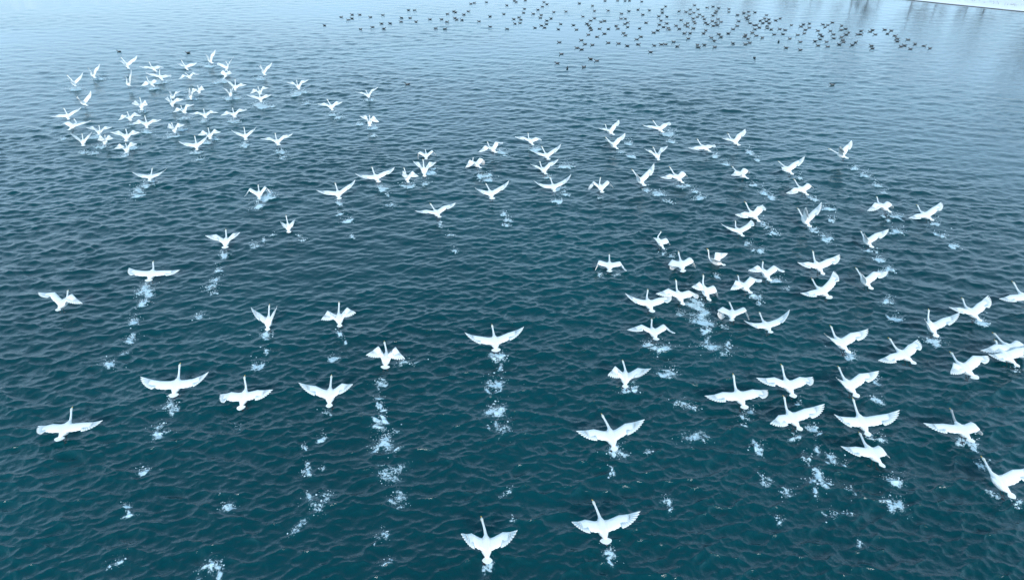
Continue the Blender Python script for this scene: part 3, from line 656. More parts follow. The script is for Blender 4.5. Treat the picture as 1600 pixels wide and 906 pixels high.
# name, x, y, z, heading, pitch, roll, neck el, neck az, left arm el, sweep, hand el, sweep, right arm..., size, tail, label
SWANS = [
    (-39.70, 62.70, 0.51, (-41, 21, -13, 13, -17, 36, -45, 36, -62, 54, -8, 58, -19), 1.00, 0, 1, "swan with near wing raised high, leftmost in top row of upper left flock"),
    (-39.62, 65.86, 0.50, (-44, 24, -6, 1, 1, 78, 9, 36, -52, 65, 16, 51, -21), 0.99, 1, 1, "swan with steeply bent right wing, second from left in top row of upper left flock"),
    (-38.33, 69.81, 0.53, (-40, 29, -8, 2, -11, 52, -13, 27, -43, 45, 5, 39, -2), 1.06, 0, 1, "small swan with long right wing slanting up, directly above the narrow edge-on swan"),
    (-34.57, 62.35, 0.53, (-38, 10, -8, 7, 10, 90, 14, 22, -73, 80, 16, 73, -30), 1.05, 0, 1, "narrow edge-on swan with one wing straight up, under the third bird of the top row"),
    (-35.00, 68.34, 0.50, (-51, 24, -7, 5, 11, 10, 16, 0, 0, 8, 14, -20, 11), 1.00, 0, 1, "swan with broad flat wings and neck leaning left, upper of an overlapping pair, upper left"),
    (-32.80, 64.97, 0.49, (-37, 24, -11, 12, 16, 10, 20, -1, 10, 0, 23, -19, 23), 0.97, 0, 1, "swan with flat outspread wings, lower of an overlapping pair in upper left flock"),
    (-32.70, 62.70, 0.46, (-58, 27, -5, 8, 17, 26, 3, -24, -26, 21, 16, -34, 3), 0.88, 0, 1, "small swan with drooping wingtips just below the overlapping flat-winged pair"),
    (-35.33, 56.23, 0.48, (-61, 18, -4, 6, 14, 46, -15, 34, -48, 48, 0, 54, -22), 0.94, 0, 1, "swan with one sickle-shaped wing up and splash under its tail, at flock's left edge"),
    (-34.56, 52.55, 0.48, (-33, 17, 5, 11, -6, 5, 22, 11, -30, 14, 19, 16, -13), 0.95, 0, 1, "swan with full straight wingspan, the farthest left bird of the upper left flock"),
    (-32.59, 49.80, 0.52, (8, 12, 2, 8, -40, 15, 27, -18, 16, 7, 26, 7, 10), 1.04, 0, 1, "swan turned right with long right wing, touching the tail of the farthest left bird"),
    (-30.06, 46.42, 0.46, (-25, 18, -6, 4, -2, 55, 3, 44, -50, 53, 3, 45, -37), 0.89, 1, 1, "swan with narrow wings raised in a V, lowest at left side of upper left flock"),
    (-30.03, 48.59, 0.47, (-22, 8, -5, 8, -6, 47, 15, 9, -57, 41, 13, 7, -45), 0.92, 0, 1, "swan with symmetrical gull-shaped wings beside a small M-winged swan below it"),
    (-28.52, 46.42, 0.47, (-23, 8, -4, 8, -1, 71, 9, -16, -79, 57, 9, -4, -67), 0.89, 0, 1, "smallest swan with wings in an M, right under the gull-winged swan at lower left"),
    (-27.43, 47.34, 0.51, (-18, 16, -3, -1, -10, 41, 19, 17, -52, 38, 20, 8, -49), 1.01, 1, 1, "wide M-winged swan directly above the lower swan splashing at the flock's bottom left"),
    (-26.16, 44.73, 0.48, (-24, 8, 2, 3, -6, 53, 16, -8, -64, 51, 15, 2, -57), 0.93, 1, 1, "swan with M-shaped wings and splash at its right, lowest in upper flock's left part"),
    (-29.48, 52.05, 0.47, (-34, 10, 2, 8, 2, 30, 15, -17, -59, 31, 17, -13, -62), 0.93, 0, 1, "swan with drooped left wing, upper left of the bigger swan with spread wings"),
    (-27.43, 50.40, 0.48, (-23, 17, -3, 12, -5, 34, 14, 0, -51, 28, 12, 7, -29), 0.95, 0, 1, "swan with long thin neck and wide spread wings amid the upper left flock"),
    (-30.07, 55.25, 0.49, (-22, 22, -3, 10, -5, 53, 12, 12, -70, 56, 9, -6, -79), 0.96, 1, 1, "swan with rounded half-closed wings, alone between the left and middle parts of upper flock"),
    (-32.21, 69.15, 0.47, (-42, 26, -7, 10, -2, 37, -2, 23, -34, 27, 3, 21, -33), 0.92, 0, 1, "slender swan with level thin wings, just above a swan with drooping wings"),
    (-30.22, 65.14, 0.48, (-35, 9, 4, 6, -9, 24, 13, -18, -42, 28, 16, -13, -48), 0.93, 0, 1, "swan with arched drooping wings just below the thin level-winged swan"),
    (-30.83, 71.85, 0.51, (-45, 22, 1, -5, 14, 77, 10, 41, -48, 70, 19, 50, -22), 1.00, 1, 1, "topmost swan of the upper left flock, right wing bent up and outward"),
    (-27.97, 68.78, 0.50, (-3, 19, 13, 13, -23, 24, 35, 6, 34, 39, 28, 28, 23), 0.98, 1, 1, "swan with long right wing up in a wide V, right above a bulky huddled swan"),
    (-27.00, 65.84, 0.49, (23, 33, 8, 0, -51, 22, 30, -26, 0, 22, 22, 1, -39), 0.95, 0, 1, "bulky huddled swan with half-folded wings in spray under the wide V bird"),
    (-24.55, 61.23, 0.49, (-15, 18, -10, 15, -2, 44, 14, 35, -40, 37, 11, 12, -45), 0.97, 0, 1, "swan with left wing thrown up and right wing level, partly hiding the bird below"),
    (-24.17, 58.99, 0.47, (-19, 10, 2, 6, 2, 67, 10, 32, -61, 70, 9, 33, -63), 0.90, 1, 1, "swan half hidden under the bird with left wing thrown up"),
    (-23.84, 67.00, 0.50, (-29, 24, -8, 1, -1, 72, 5, 31, -48, 60, 10, 46, -16), 0.98, 1, 1, "smallest thin swan at the right end of the top row of upper flock"),
    (-21.85, 59.62, 0.48, (-23, 8, 7, 10, -1, 36, 15, -12, -60, 43, 17, -4, -57), 0.94, 1, 1, "swan with drooping wings just above and behind the flat broad-winged swan"),
    (-21.14, 57.52, 0.48, (-23, 17, 0, 3, 6, 25, 12, 22, -30, 21, 10, 17, -54), 0.94, 0, 1, "flat broad-winged swan, lower of the overlapping pair at the right of upper flock"),
    (-27.30, 60.05, 0.46, (-24, 12, 7, 10, 0, 39, 6, -16, -69, 49, 9, -13, -81), 0.87, 1, 1, "swan with high bent right wing, right of two touching birds in the flock's middle"),
    (-27.40, 58.45, 0.46, (-21, 23, -11, 11, -3, 84, 10, 45, -73, 81, 9, 47, -63), 0.87, 0, 1, "swan with narrow upright wings, left of two touching birds in the flock's middle"),
    (-28.77, 58.11, 0.47, (-28, 3, -9, 4, -7, 80, 10, 13, -76, 63, 11, 15, -57), 0.89, 0, 1, "swan mostly hidden behind another with only right wing clear, mid upper flock"),
    (-28.02, 56.21, 0.48, (-26, 20, -11, 10, 0, 62, 6, 14, -69, 47, 10, 16, -49), 0.95, 0, 1, "swan with arched right wing in front of a mostly hidden swan, mid upper flock"),
    (-26.05, 53.86, 0.48, (-40, 7, 7, 9, 10, 43, 13, -9, -51, 49, 17, -3, -42), 0.93, 0, 1, "swan with right wing squared off high and hooked head, mid upper flock"),
    (-23.92, 52.69, 0.49, (-27, 9, -1, 8, 3, 27, 15, -2, -27, 27, 16, -6, -48), 0.97, 0, 1, "swan with wide arched wings, right of the bird with squared-off wing"),
    (-21.73, 52.91, 0.49, (-24, 11, 3, 6, 1, 28, 15, -6, -49, 30, 15, 0, -41), 0.98, 1, 1, "swan with arched wings and small splash below, right of centre in upper flock"),
    (-24.82, 49.13, 0.47, (-29, 11, -3, 8, -2, 67, 9, -6, -75, 57, 11, 1, -54), 0.92, 0, 1, "swan with short folded left wing and arched right wing, splashing at lower middle of flock"),
    (-21.69, 47.78, 0.47, (-24, 13, 0, 9, 0, 46, 11, -7, -59, 44, 12, -5, -58), 0.92, 1, 1, "swan with M-shaped wings just above right of the long-winged swan at flock's bottom"),
    (-21.75, 45.54, 0.48, (-22, 18, 5, 11, -1, 22, 5, 35, -25, 28, 6, 38, -25), 0.94, 0, 1, "swan with long straight wings in a shallow V, lowest in the upper flock's middle"),
    (-19.09, 47.65, 0.47, (-20, 16, 1, 14, 0, 33, 2, 39, -33, 36, 2, 34, -34), 0.90, 1, 1, "swan with broad wings in an open V, left neighbour of the flock's lower right bird"),
    (-16.40, 46.32, 0.50, (-25, 10, 0, 11, 4, 31, 15, 8, -28, 31, 14, 12, -24), 0.99, 1, 1, "swan with gull-bent wings and splash trail, at the lower right corner of the upper flock"),
    (-19.02, 61.45, 0.49, (-24, 15, 1, 7, 5, 50, 15, 15, -36, 52, 18, 11, -31), 0.98, 0, 1, "swan with high bent wings, first bird right of the upper left flock"),
    (-14.62, 55.01, 0.49, (-23, 16, 1, 11, -9, 33, 16, 13, -32, 32, 15, 14, -54), 0.98, 0, 1, "swan with neck leaning left, between two lone birds right of the upper flock"),
    (-12.27, 58.56, 0.48, (-19, 7, 6, 7, -2, 35, 12, 18, -30, 43, 15, 19, -31), 0.96, 0, 1, "small swan with right wing curved up, upper of two lone birds right of the flock"),
    (-10.76, 50.83, 0.49, (-9, 14, -7, 2, -1, 64, 17, 11, -49, 65, 16, -18, -57), 0.98, 1, 1, "swan with high hunched wings, lower of two lone birds right of the flock"),
    (-22.27, 39.70, 0.47, (-16, 7, -2, 10, 2, 6, 15, 33, -49, 11, 12, 30, -25), 0.93, 0, 1, "lone swan with thin level wings flying below the upper left flock"),
    (-14.71, 36.98, 0.48, (-17, 12, 1, 0, -2, 33, 25, -51, -4, 38, 27, -63, -2), 0.94, 0, 1, "swan with M-shaped wings kicking up spray, above the wing-raising floating swan"),
    (-11.80, 32.63, 0.45, (-18, 19, -4, 7, -3, 53, -23, 43, -78, 56, -17, 47, -73), 0.79, 1, 1, "floating swan with short half-raised wings and V wake, head hooked left"),
    (-14.44, 30.84, 0.47, (-13, 13, -1, 3, -5, 45, 12, 24, -48, 43, 11, 26, -46), 0.93, 2, 1, "lone swan with gull-bent wings, left of the floating swan with V wake"),
    (-10.10, 36.97, 0.50, (-18, 12, 4, 6, -3, 18, 7, 23, -23, 24, 11, 29, -5), 1.00, 1, 1, "swan with left wing level and right wing raised, lower left of similar wide-winged swan"),
    (-8.32, 39.52, 0.51, (-26, 13, 1, 7, 4, 10, 10, 17, -4, 12, 11, 13, -7), 1.01, 1, 1, "wide-winged swan gliding over splash trail, left of three crowded birds"),
    (-4.13, 34.35, 0.48, (-25, 6, 1, 5, -1, 17, 10, 9, -11, 19, 12, 7, -9), 0.96, 0, 1, "lone gliding swan with thin wings and neck leaning left, below three crowded birds"),
    (-5.71, 43.60, 0.45, (-6, 10, 4, -2, -5, 19, 37, -69, 5, 19, 36, -58, 3), 0.85, 0, 1, "uppermost of three crowded swans near centre top, with drooped wings"),
    (-5.52, 40.66, 0.52, (-9, 19, -3, 1, 0, 59, 25, 32, -51, 57, 26, 26, -52), 1.04, 0, 1, "middle of three crowded swans near centre top, wings raised and spraying"),
    (-6.46, 39.58, 0.47, (-17, 16, -7, 7, -2, 67, -2, -2, -77, 54, 6, -3, -66), 0.89, 0, 1, "lowest and leftmost of three crowded swans, rounded right wing"),
    (-1.33, 44.79, 0.48, (-35, 10, 4, 4, 18, 34, 15, -20, -19, 39, 23, -20, -2), 0.95, 1, 1, "swan with squared right wing raised and trail of spray to its lower right"),
    (1.30, 46.56, 0.47, (-20, 16, -9, 4, 13, 16, 15, -3, 0, 13, 20, -24, 22), 0.92, 0, 1, "swan with hooked neck and level left wing, highest of the centre group"),
    (2.30, 43.50, 0.49, (-15, 11, 3, 12, -4, 24, -2, 29, -30, 30, 5, 36, -17), 0.96, 1, 1, "swan with thin right wing slanting up, second from top in centre column of four"),
    (1.99, 40.84, 0.48, (-17, 9, 2, 8, 6, 39, 3, 27, -30, 43, 11, 24, -23), 0.94, 0, 1, "swan with broad S-curved right wing, third in centre column of four"),
    (-2.30, 41.92, 0.47, (-40, 12, -6, 1, 35, 31, 15, -31, -37, 27, 24, -58, -15), 0.91, 0, 1, "swan with short closed-up wings in an M, left of the centre group, spray behind"),
    (-1.24, 36.96, 0.51, (-13, 12, -2, 1, -6, 26, -14, 31, -35, 31, 2, 34, -5), 1.01, 2, 1, "swan with long right wing up and round white tail, below the small M-winged bird"),
    (2.46, 38.01, 0.50, (-6, 8, 5, 6, -3, 10, 5, 31, -12, 17, 8, 33, -5), 1.00, 0, 1, "swan with wings in a wide shallow V and heavy splash, bottom of centre four"),
    (7.14, 48.66, 0.47, (-33, 12, 3, 7, 23, 33, 14, 17, -17, 36, 22, 20, 6), 0.92, 0, 1, "swan with broad raised right wing, upper of the close pair right of centre top"),
    (7.02, 45.72, 0.47, (-32, 17, 0, 1, 1, 39, 3, 31, -22, 42, 11, 26, -5), 0.91, 0, 1, "swan with neck stretched far left and raised wing, lower of the close pair"),
    (10.86, 49.27, 0.50, (-22, 14, 0, 6, 2, 12, 20, 2, 12, 16, 23, -10, 17), 1.00, 1, 1, "swan with flat left wing and long spray trail, right of the close pair"),
    (9.63, 43.46, 0.48, (-4, 12, 11, 8, -4, 52, 12, 33, -33, 62, 15, 27, -53), 0.95, 0, 1, "small swan with gull-bent wings above the heavy low-flying bird"),
    (7.80, 39.05, 0.51, (-24, 17, -3, 3, 1, 53, -13, 37, -41, 53, 3, 59, -7), 1.00, 1, 1, "swan seen side-on with one tall raised wing, left of the heavy low-flying bird"),
    (10.18, 39.53, 0.49, (-29, 18, -5, 4, 9, 13, 15, -17, -2, 15, 25, -42, -6), 0.98, 0, 1, "heavy swan with broad drooping left wing and neck up-left, splash trail behind"),
    (5.27, 37.95, 0.48, (-6, 12, 0, 8, 14, 34, 26, -59, -7, 31, 29, -52, -9), 0.93, 1, 1, "swan with evenly drooped M-shaped wings, alone between centre and right groups"),
    (13.18, 45.04, 0.50, (-30, 12, -3, 8, 12, -3, 16, -5, 0, -5, 16, -10, -1), 1.00, 0, 1, "flat-winged swan skimming low with neck angled left and splash steps behind"),
    (15.57, 46.35, 0.49, (-27, 13, 5, 4, 17, 27, 20, 18, -12, 32, 26, 22, -1), 0.97, 1, 1, "swan with hooked neck and tall right wing, right of the flat-winged skimming bird"),
    (14.23, 40.09, 0.49, (-40, 14, -7, -2, 30, 21, 9, -14, -20, 20, 18, -34, -21), 0.98, 0, 1, "compact swan with both wings down, below the hooked-neck bird with tall wing"),
    (17.39, 40.90, 0.50, (-21, 15, 5, -7, 6, 29, -14, 14, -58, 38, -1, 38, -26), 0.99, 0, 1, "swan with long feathered right wing raised, directly above a drooped-wing swan"),
    (17.13, 37.63, 0.48, (-24, 17, 1, 2, 13, 11, 6, -21, -13, 20, 15, -37, 1), 0.93, 0, 1, "swan with drooped left wing, directly below the bird with raised feathered wing"),
    (21.93, 43.65, 0.47, (-39, 11, 2, 0, 5, 51, 1, 47, -22, 54, 11, 44, -20), 0.91, 1, 1, "highest far right swan, side-on with wings straight up above dark water"),
    (13.16, 34.06, 0.49, (-28, 23, 0, -1, 16, 10, 14, -2, -4, 18, 27, -20, 10), 0.96, 0, 1, "swan with square upright right wing and flat left wing, right above a similar bird"),
    (11.81, 32.10, 0.46, (-13, 9, -2, 5, 21, 16, 4, 22, 5, 20, 13, 4, 33), 0.87, 0, 1, "swan with curved crescent wings, just beneath the square-winged bird"),
    (15.72, 33.34, 0.49, (-11, 15, -5, 1, 6, 73, 3, 46, -45, 65, 12, 68, -18), 0.97, 1, 1, "swan with S-shaped neck and shadowed left underwing, splash clouds at its right"),
    (9.96, 29.31, 0.14, (-55, 4, 0, 62, 0, 42, 18, 4, -84, 46, 22, 8, -82), 0.82, 0, 1, "small floating swan with wings nearly folded, thin dull neck, left of M-winged bird"),
    (11.75, 27.56, 0.47, (-8, 11, -6, 0, 23, 36, 17, -7, -31, 32, 23, -23, -12), 0.92, 1, 1, "swan with evenly arched wings, right of the small floating swan"),
    (14.45, 28.25, 0.48, (-11, 19, 0, 2, 16, 17, 5, 10, -10, 17, 13, 11, 5), 0.94, 0, 1, "gliding swan with level left wing and tall neck, above the fan-winged bird"),
    (20.75, 35.13, 0.49, (-23, 13, -6, 3, 32, 13, 16, -34, -25, 7, 22, -40, -19), 0.97, 0, 1, "swan with both wings swept down and curled neck, far right, spray cloud below"),
    (22.54, 34.02, 0.48, (-19, 10, 7, 0, 23, 12, 2, 2, -15, 22, 9, 12, 5), 0.94, 0, 1, "straight-winged gliding swan, the farthest right bird above the middle of the picture"),
    (17.96, 30.93, 0.47, (-11, 16, -5, -11, 21, 46, -19, 38, -36, 52, 2, 40, -23), 0.89, 1, 1, "swan showing grey underside of left wing, right wing stretched level, below curled-neck bird"),
    (7.47, 30.84, 0.45, (-19, 24, -22, 10, 41, 24, -10, 20, -28, 14, 16, -35, -6), 0.81, 0, 1, "small floating swan with upright neck and lifted short wings, highest of the middle cluster"),
    (4.61, 28.34, 0.47, (6, 7, 2, 0, 0, 3, 26, -74, -2, 0, 22, -56, -4), 0.90, 1, 1, "floating swan with M-shaped drooped wings, alone left of the middle cluster"),
    (8.03, 28.39, 0.49, (2, 11, 10, -1, 0, -7, 47, -111, -18, -4, 42, -72, -19), 0.96, 1, 1, "swan with tall cupped wings and neck turned left, below the small floating swan"),
    (7.33, 25.55, 0.48, (-9, 16, -9, 3, 12, 14, 19, -11, -23, 6, 17, -25, -1), 0.94, 0, 1, "swan with arched left wing, middle bird between V-winged and upright-necked swans"),
    (8.57, 25.97, 0.48, (-10, 23, -22, 3, 20, 29, 14, -6, -35, 9, 23, -44, -23), 0.93, 1, 1, "swan with very upright neck and pointed tail, running in churned foam"),
    (5.89, 24.90, 0.48, (-8, 11, -6, 0, 19, 7, 10, 25, 0, 10, 16, -3, 16), 0.93, 1, 1, "swan with wings in a broad V and fingered left tip, above the drooped splashing bird"),
    (5.70, 22.75, 0.47, (-4, 3, -5, 0, 13, 19, 17, -13, -19, 20, 26, -34, -15), 0.90, 1, 1, "swan with wide bent wings beating spray, lowest of the middle cluster's left side"),
    (9.24, 24.11, 0.47, (17, 2, 9, 0, -13, 5, 41, -96, -11, 7, 36, -69, -10), 0.92, 0, 1, "swan sitting with wings folded in a square M, left of a gliding bird"),
    (10.42, 26.39, 0.47, (-23, 9, -3, -6, 30, 35, 9, -14, -39, 33, 19, -18, -17), 0.91, 0, 1, "swan with head bowed left and left wing hanging down, below the evenly arched bird"),
    (13.76, 25.97, 0.47, (-25, 10, 7, -6, 23, 13, 1, 7, -1, 25, 12, 11, 26), 0.92, 2, 1, "fan-winged swan with right wing up and round tail, below the tall-necked glider"),
    (16.06, 26.86, 0.47, (-15, 17, -5, -6, 14, 50, -3, 34, -27, 51, 14, 9, -18), 0.90, 1, 1, "swan with grey-shaded left wing, right wingtip lost in spray, right of fan-winged bird"),
    (10.40, 23.23, 0.47, (-5, 2, 5, 1, 7, 15, -11, 29, -17, 19, -3, 46, -17), 0.89, 0, 1, "large swan with fingered raised right wing and splash under tail, centre right"),
    (12.92, 21.98, 0.48, (-16, 11, -3, -1, 19, 26, -1, 36, -10, 31, 8, 17, -13), 0.96, 0, 1, "swan with long level right wing and dark feet showing, right of the fingered-wing swan"),
    (22.36, 25.41, 0.49, (-7, 10, 2, 3, 12, -3, 7, 0, -19, 2, 9, -3, -16), 0.98, 1, 1, "swan cut by the right picture edge, highest on that edge, left wing showing"),
    (19.37, 24.22, 0.47, (-14, 12, -1, -3, 26, 13, 14, 13, -4, 13, 24, 15, 15), 0.93, 0, 1, "swan with wide open wings overlapping the wingtip of a two-tone winged bird"),
    (17.11, 23.15, 0.47, (-2, 21, -2, 0, 22, 39, -22, 47, -27, 50, 8, 48, -16), 0.89, 1, 1, "swan with shadowed two-tone right wing and straight upright neck, far right"),
    (15.03, 21.22, 0.47, (-25, 9, 2, -1, 21, 1, 8, -7, -5, 6, 17, -3, 6), 0.92, 0, 1, "swan banking with dark feet trailing, between level-winged bird and right edge cluster"),
    (16.86, 20.34, 0.49, (-21, 10, 1, -11, 31, 28, 8, -5, -37, 35, 11, -7, -14), 0.97, 2, 1, "swan with left wing hanging down and round tail, left bird of the right edge cluster"),
    (19.37, 21.61, 0.49, (-16, 4, -3, -2, 17, 4, 15, -18, -6, 5, 18, -26, -8), 0.98, 1, 1, "upper of two overlapping swans at the right edge, long neck forward"),
    (18.89, 21.11, 0.49, (-19, 13, -5, -7, 38, 17, -11, 6, -4, 18, 0, 5, -8), 0.97, 0, 1, "lower of two overlapping swans at the right edge, only head and tail clear"),
    (12.13, 19.34, 0.48, (-14, 14, -2, -7, 17, 33, -5, 41, -20, 40, 13, 19, -17), 0.92, 1, 1, "swan with rounded right wing spread level, above the widest gliding swan"),
    (11.72, 17.38, 0.49, (-2, 12, 0, 0, 8, 13, -5, 26, -13, 15, 0, 25, -8), 0.96, 0, 1, "widest gliding swan at lower right, wings level and neck straight"),
    (11.42, 15.94, 0.48, (-14, 8, -14, -7, 24, -2, 13, 2, -4, -5, 20, -37, -4), 0.95, 0, 1, "swan with only left wing stretched, right wing turned down, below the widest glider"),
    (9.48, 17.61, 0.47, (-14, 10, 1, 1, 19, 15, -5, 9, -34, 17, 2, 21, -14), 0.92, 0, 1, "swan with curved neck, drooped left wing and fingered right wing, below torn-winged bird"),
    (8.00, 18.70, 0.49, (-7, 9, 0, 6, 11, 0, 10, -5, -10, 5, 8, -18, 5), 0.97, 1, 1, "swan with wide fingered wings and oval tail, left bird of the lower right group"),
    (9.94, 19.34, 0.48, (-5, 13, -5, 0, 10, 15, 14, -8, -1, 12, 19, -18, 10), 0.94, 1, 1, "swan with kinked right wing and dripping tail, upper bird of the lower right group"),
    (14.86, 17.00, 0.49, (-4, 4, -6, 1, 18, -7, 16, -2, -1, 3, 22, -49, -1), 0.96, 1, 2, "greyish-necked swan with dark head and bent right wing, lower far right"),
    (14.71, 14.72, 0.48, (-20, 16, -5, -9, 28, 29, -1, 26, -34, 35, 1, 9, -15), 0.93, 1, 1, "swan with black and yellow bill showing, cut by the right edge, lowest on the right"),
    (4.14, 19.81, 0.48, (8, 7, 0, -5, -9, 47, 4, 3, -68, 40, 10, 32, -44), 0.93, 0, 1, "swan with left wing folded down and right wing level, above the large bent-necked swan"),
    (3.24, 16.67, 0.50, (-5, 7, 6, -4, -9, 19, 10, 25, -24, 24, 14, 29, -24), 1.00, 0, 1, "large swan with head bent left and broad right wing, splash around its tail"),
    (-0.70, 12.44, 0.47, (-5, 7, -5, -8, -7, 40, 4, 45, -46, 34, 10, 45, -39), 0.92, 1, 1, "lowest swan at bottom centre, wings swept forward, left of its bottom neighbour"),
    (2.54, 13.05, 0.47, (-7, 4, -1, -4, -5, 23, -1, 30, -34, 24, 5, 31, -22), 0.93, 2, 1, "swan with neck leaning left over a dark shadow, right of the lowest bird"),
    (-19.34, 24.97, 0.47, (-3, 7, -7, -3, -18, 50, 22, -6, -6, 50, 14, -22, -37), 0.92, 0, 1, "swan with sharply bent wings and dark feet, alone near the left edge"),
    (-16.68, 27.50, 0.48, (-7, 10, -1, 0, -14, 2, 8, -6, 25, -2, 6, -5, 3), 0.94, 2, 1, "broad flat-winged swan with foot drips below, left of centre"),
    (-10.07, 23.58, 0.45, (-10, 17, -1, 2, -1, 61, 3, 62, -37, 63, 4, 58, -35), 0.86, 0, 1, "swan with narrow wings up in a V, above a trail of splashes"),
    (-7.18, 23.77, 0.47, (-14, 10, 2, 5, 5, 44, 10, 6, -69, 46, 11, 9, -61), 0.92, 0, 1, "swan with short rounded wings and straight neck, right of the V-winged bird"),
    (-4.79, 20.95, 0.48, (-5, 7, -6, -1, -10, 62, 17, -2, -54, 56, 15, -10, -58), 0.95, 2, 1, "swan with tall M-shaped wings and fingered tips, left of the centre glider"),
    (-14.80, 17.09, 0.47, (-3, 6, 4, 4, -17, -1, 11, -17, 9, -2, 6, -3, -1), 0.92, 2, 1, "swan gliding flat-winged at lower left, the bottom left bird"),
    (-12.07, 19.34, 0.49, (-8, 11, 0, 4, -6, 6, 3, 16, 7, 3, 3, 23, -1), 0.97, 2, 1, "swan with crescent wings and water trail below, upper right of the bottom left bird"),
    (-9.43, 18.71, 0.47, (-1, 18, 11, 1, -18, 3, 13, -22, 9, 5, 4, 5, -12), 0.90, 2, 1, "swan with fanned fingered wingtips and round tail, between crescent and swept-wing birds"),
    (-6.42, 18.79, 0.49, (-9, 10, 1, -6, 0, 34, 12, 41, -26, 37, 7, 26, -44), 0.97, 0, 1, "swan with wings swept up and outward in a smooth V, right of the fanned-wing bird"),
    (-0.67, 22.03, 0.51, (-7, 8, 2, -3, -1, 13, 7, 29, -13, 17, 9, 27, -13), 1.01, 2, 1, "lone swan gliding with long thin wings over three white splashes, picture centre")]

def frame(psi, th, ph):
    f = Vector((math.sin(psi) * math.cos(th), math.cos(psi) * math.cos(th), math.sin(th)))
    s = Vector((math.cos(psi), -math.sin(psi), 0)); u = s.cross(f)
    s2 = s * math.cos(ph) + u * math.sin(ph); u2 = -s * math.sin(ph) + u * math.cos(ph)
    return Matrix((s2, f, u2)).transposed()

for idx, (x, y, z, ang, size, tail, neck, label) in enumerate(SWANS):
    rnd = random.Random(idx * 7 + 3)
    a = [D(v) for v in ang]
    m, hd, hdir = swan_mesh(a[3:], rnd, neckmat=neck)
    R3 = frame(a[0], a[1], a[2])
    o = link("swan", m)
    o.matrix_world = Matrix.Translation((x, y, z)) @ R3.to_4x4() @ Matrix.Scale(size, 4)
    tag(o, label, "swan", "white swans taking off from the lake")
    # bill
    fy = Vector(hdir); sx_ = fy.cross(Vector((0, 0, 1))).normalized(); uz = sx_.cross(fy)
    Bm = Matrix((sx_, fy, uz)).transposed().to_4x4()
    link("bill", BILL, o, Matrix.Translation(Vector(hd) + fy * .03) @ Bm)
    link("tail", TAILS[tail], o)
    for sg in (-1, 1):
        link("foot", FEET[(idx + (sg > 0) * 2) % 3], o, Matrix.Translation((sg * .07, -.14, -.09)))

# ------------------------------------------------------------------ ducks
def duck_mesh(kind):
    V, F, FM = [], [], []
    n = 8
    body, head, rump = {'drake': (2, 0, 0), 'hen': (1, 1, 1), 'dark': (0, 0, 0)}[kind]
    prof = [(-.27, .02, .012, .13, rump), (-.22, .06, .03, .115, rump), (-.15, .095, .06, .085, rump), (-.05, .115, .078, .07, body), (.06, .112, .078, .068, body),
            (.14, .085, .066, .075, body), (.19, .045, .045, .10, head)]
    rings = [(np.array([0, y, z]), np.array([0, 1., 0]), a, b, mm) for (y, a, b, z, mm) in prof]
    rings += [(np.array([0, .215, .125]), unit(np.array([0, .3, 1])), .036, .036, head), (np.array([0, .23, .155]), unit(np.array([0, .3, 1])), .033, .034, head),
              (np.array([0, .245, .18]), unit(np.array([0, .5, 1])), .043, .048, head), (np.array([0, .26, .21]), unit(np.array([0, .5, 1])), .036, .042, head),
              (np.array([0, .265, .228]), unit(np.array([0, .5, 1])), .012, .014, head)]
    for (p, d, a, b, mm) in rings:
        s = np.array([1., 0, 0]); u = np.cross(s, d)
        for i in range(n):
            an = 2 * math.pi * i / n; V.append(p + s * a * math.cos(an) + u * b * math.sin(an))
    for k in range(len(rings) - 1):
        for i in range(n):
            j = (i + 1) % n
            F.append((k * n + i, k * n + j, k * n + n + j, k * n + n + i)); FM.append(rings[k][4])
    F.append(tuple(range(n))[::-1]); FM.append(rump)
    F.append(tuple((len(rings) - 1) * n + i for i in range(n))); FM.append(head)
    i0 = len(V)
    V += [np.array(v) for v in ((-.02, .28, .19), (.02, .28, .19), (.02, .28, .172), (-.02, .28, .172), (-.016, .345, .172), (.016, .345, .172), (.016, .345, .166), (-.016, .345, .166))]
    F += [(i0, i0 + 4, i0 + 5, i0 + 1), (i0 + 1, i0 + 5, i0 + 6, i0 + 2), (i0 + 2, i0 + 6, i0 + 7, i0 + 3), (i0 + 3, i0 + 7, i0 + 4, i0), (i0 + 4, i0 + 7, i0 + 6, i0 + 5)]
    FM += [3] * 5
    return mesh_from("duck_" + kind, V, F, (M_duck_dark, M_duck_brown, M_duck_grey, M_duck_bill), FM)
DK = [duck_mesh('drake'), duck_mesh('hen'), duck_mesh('dark')]
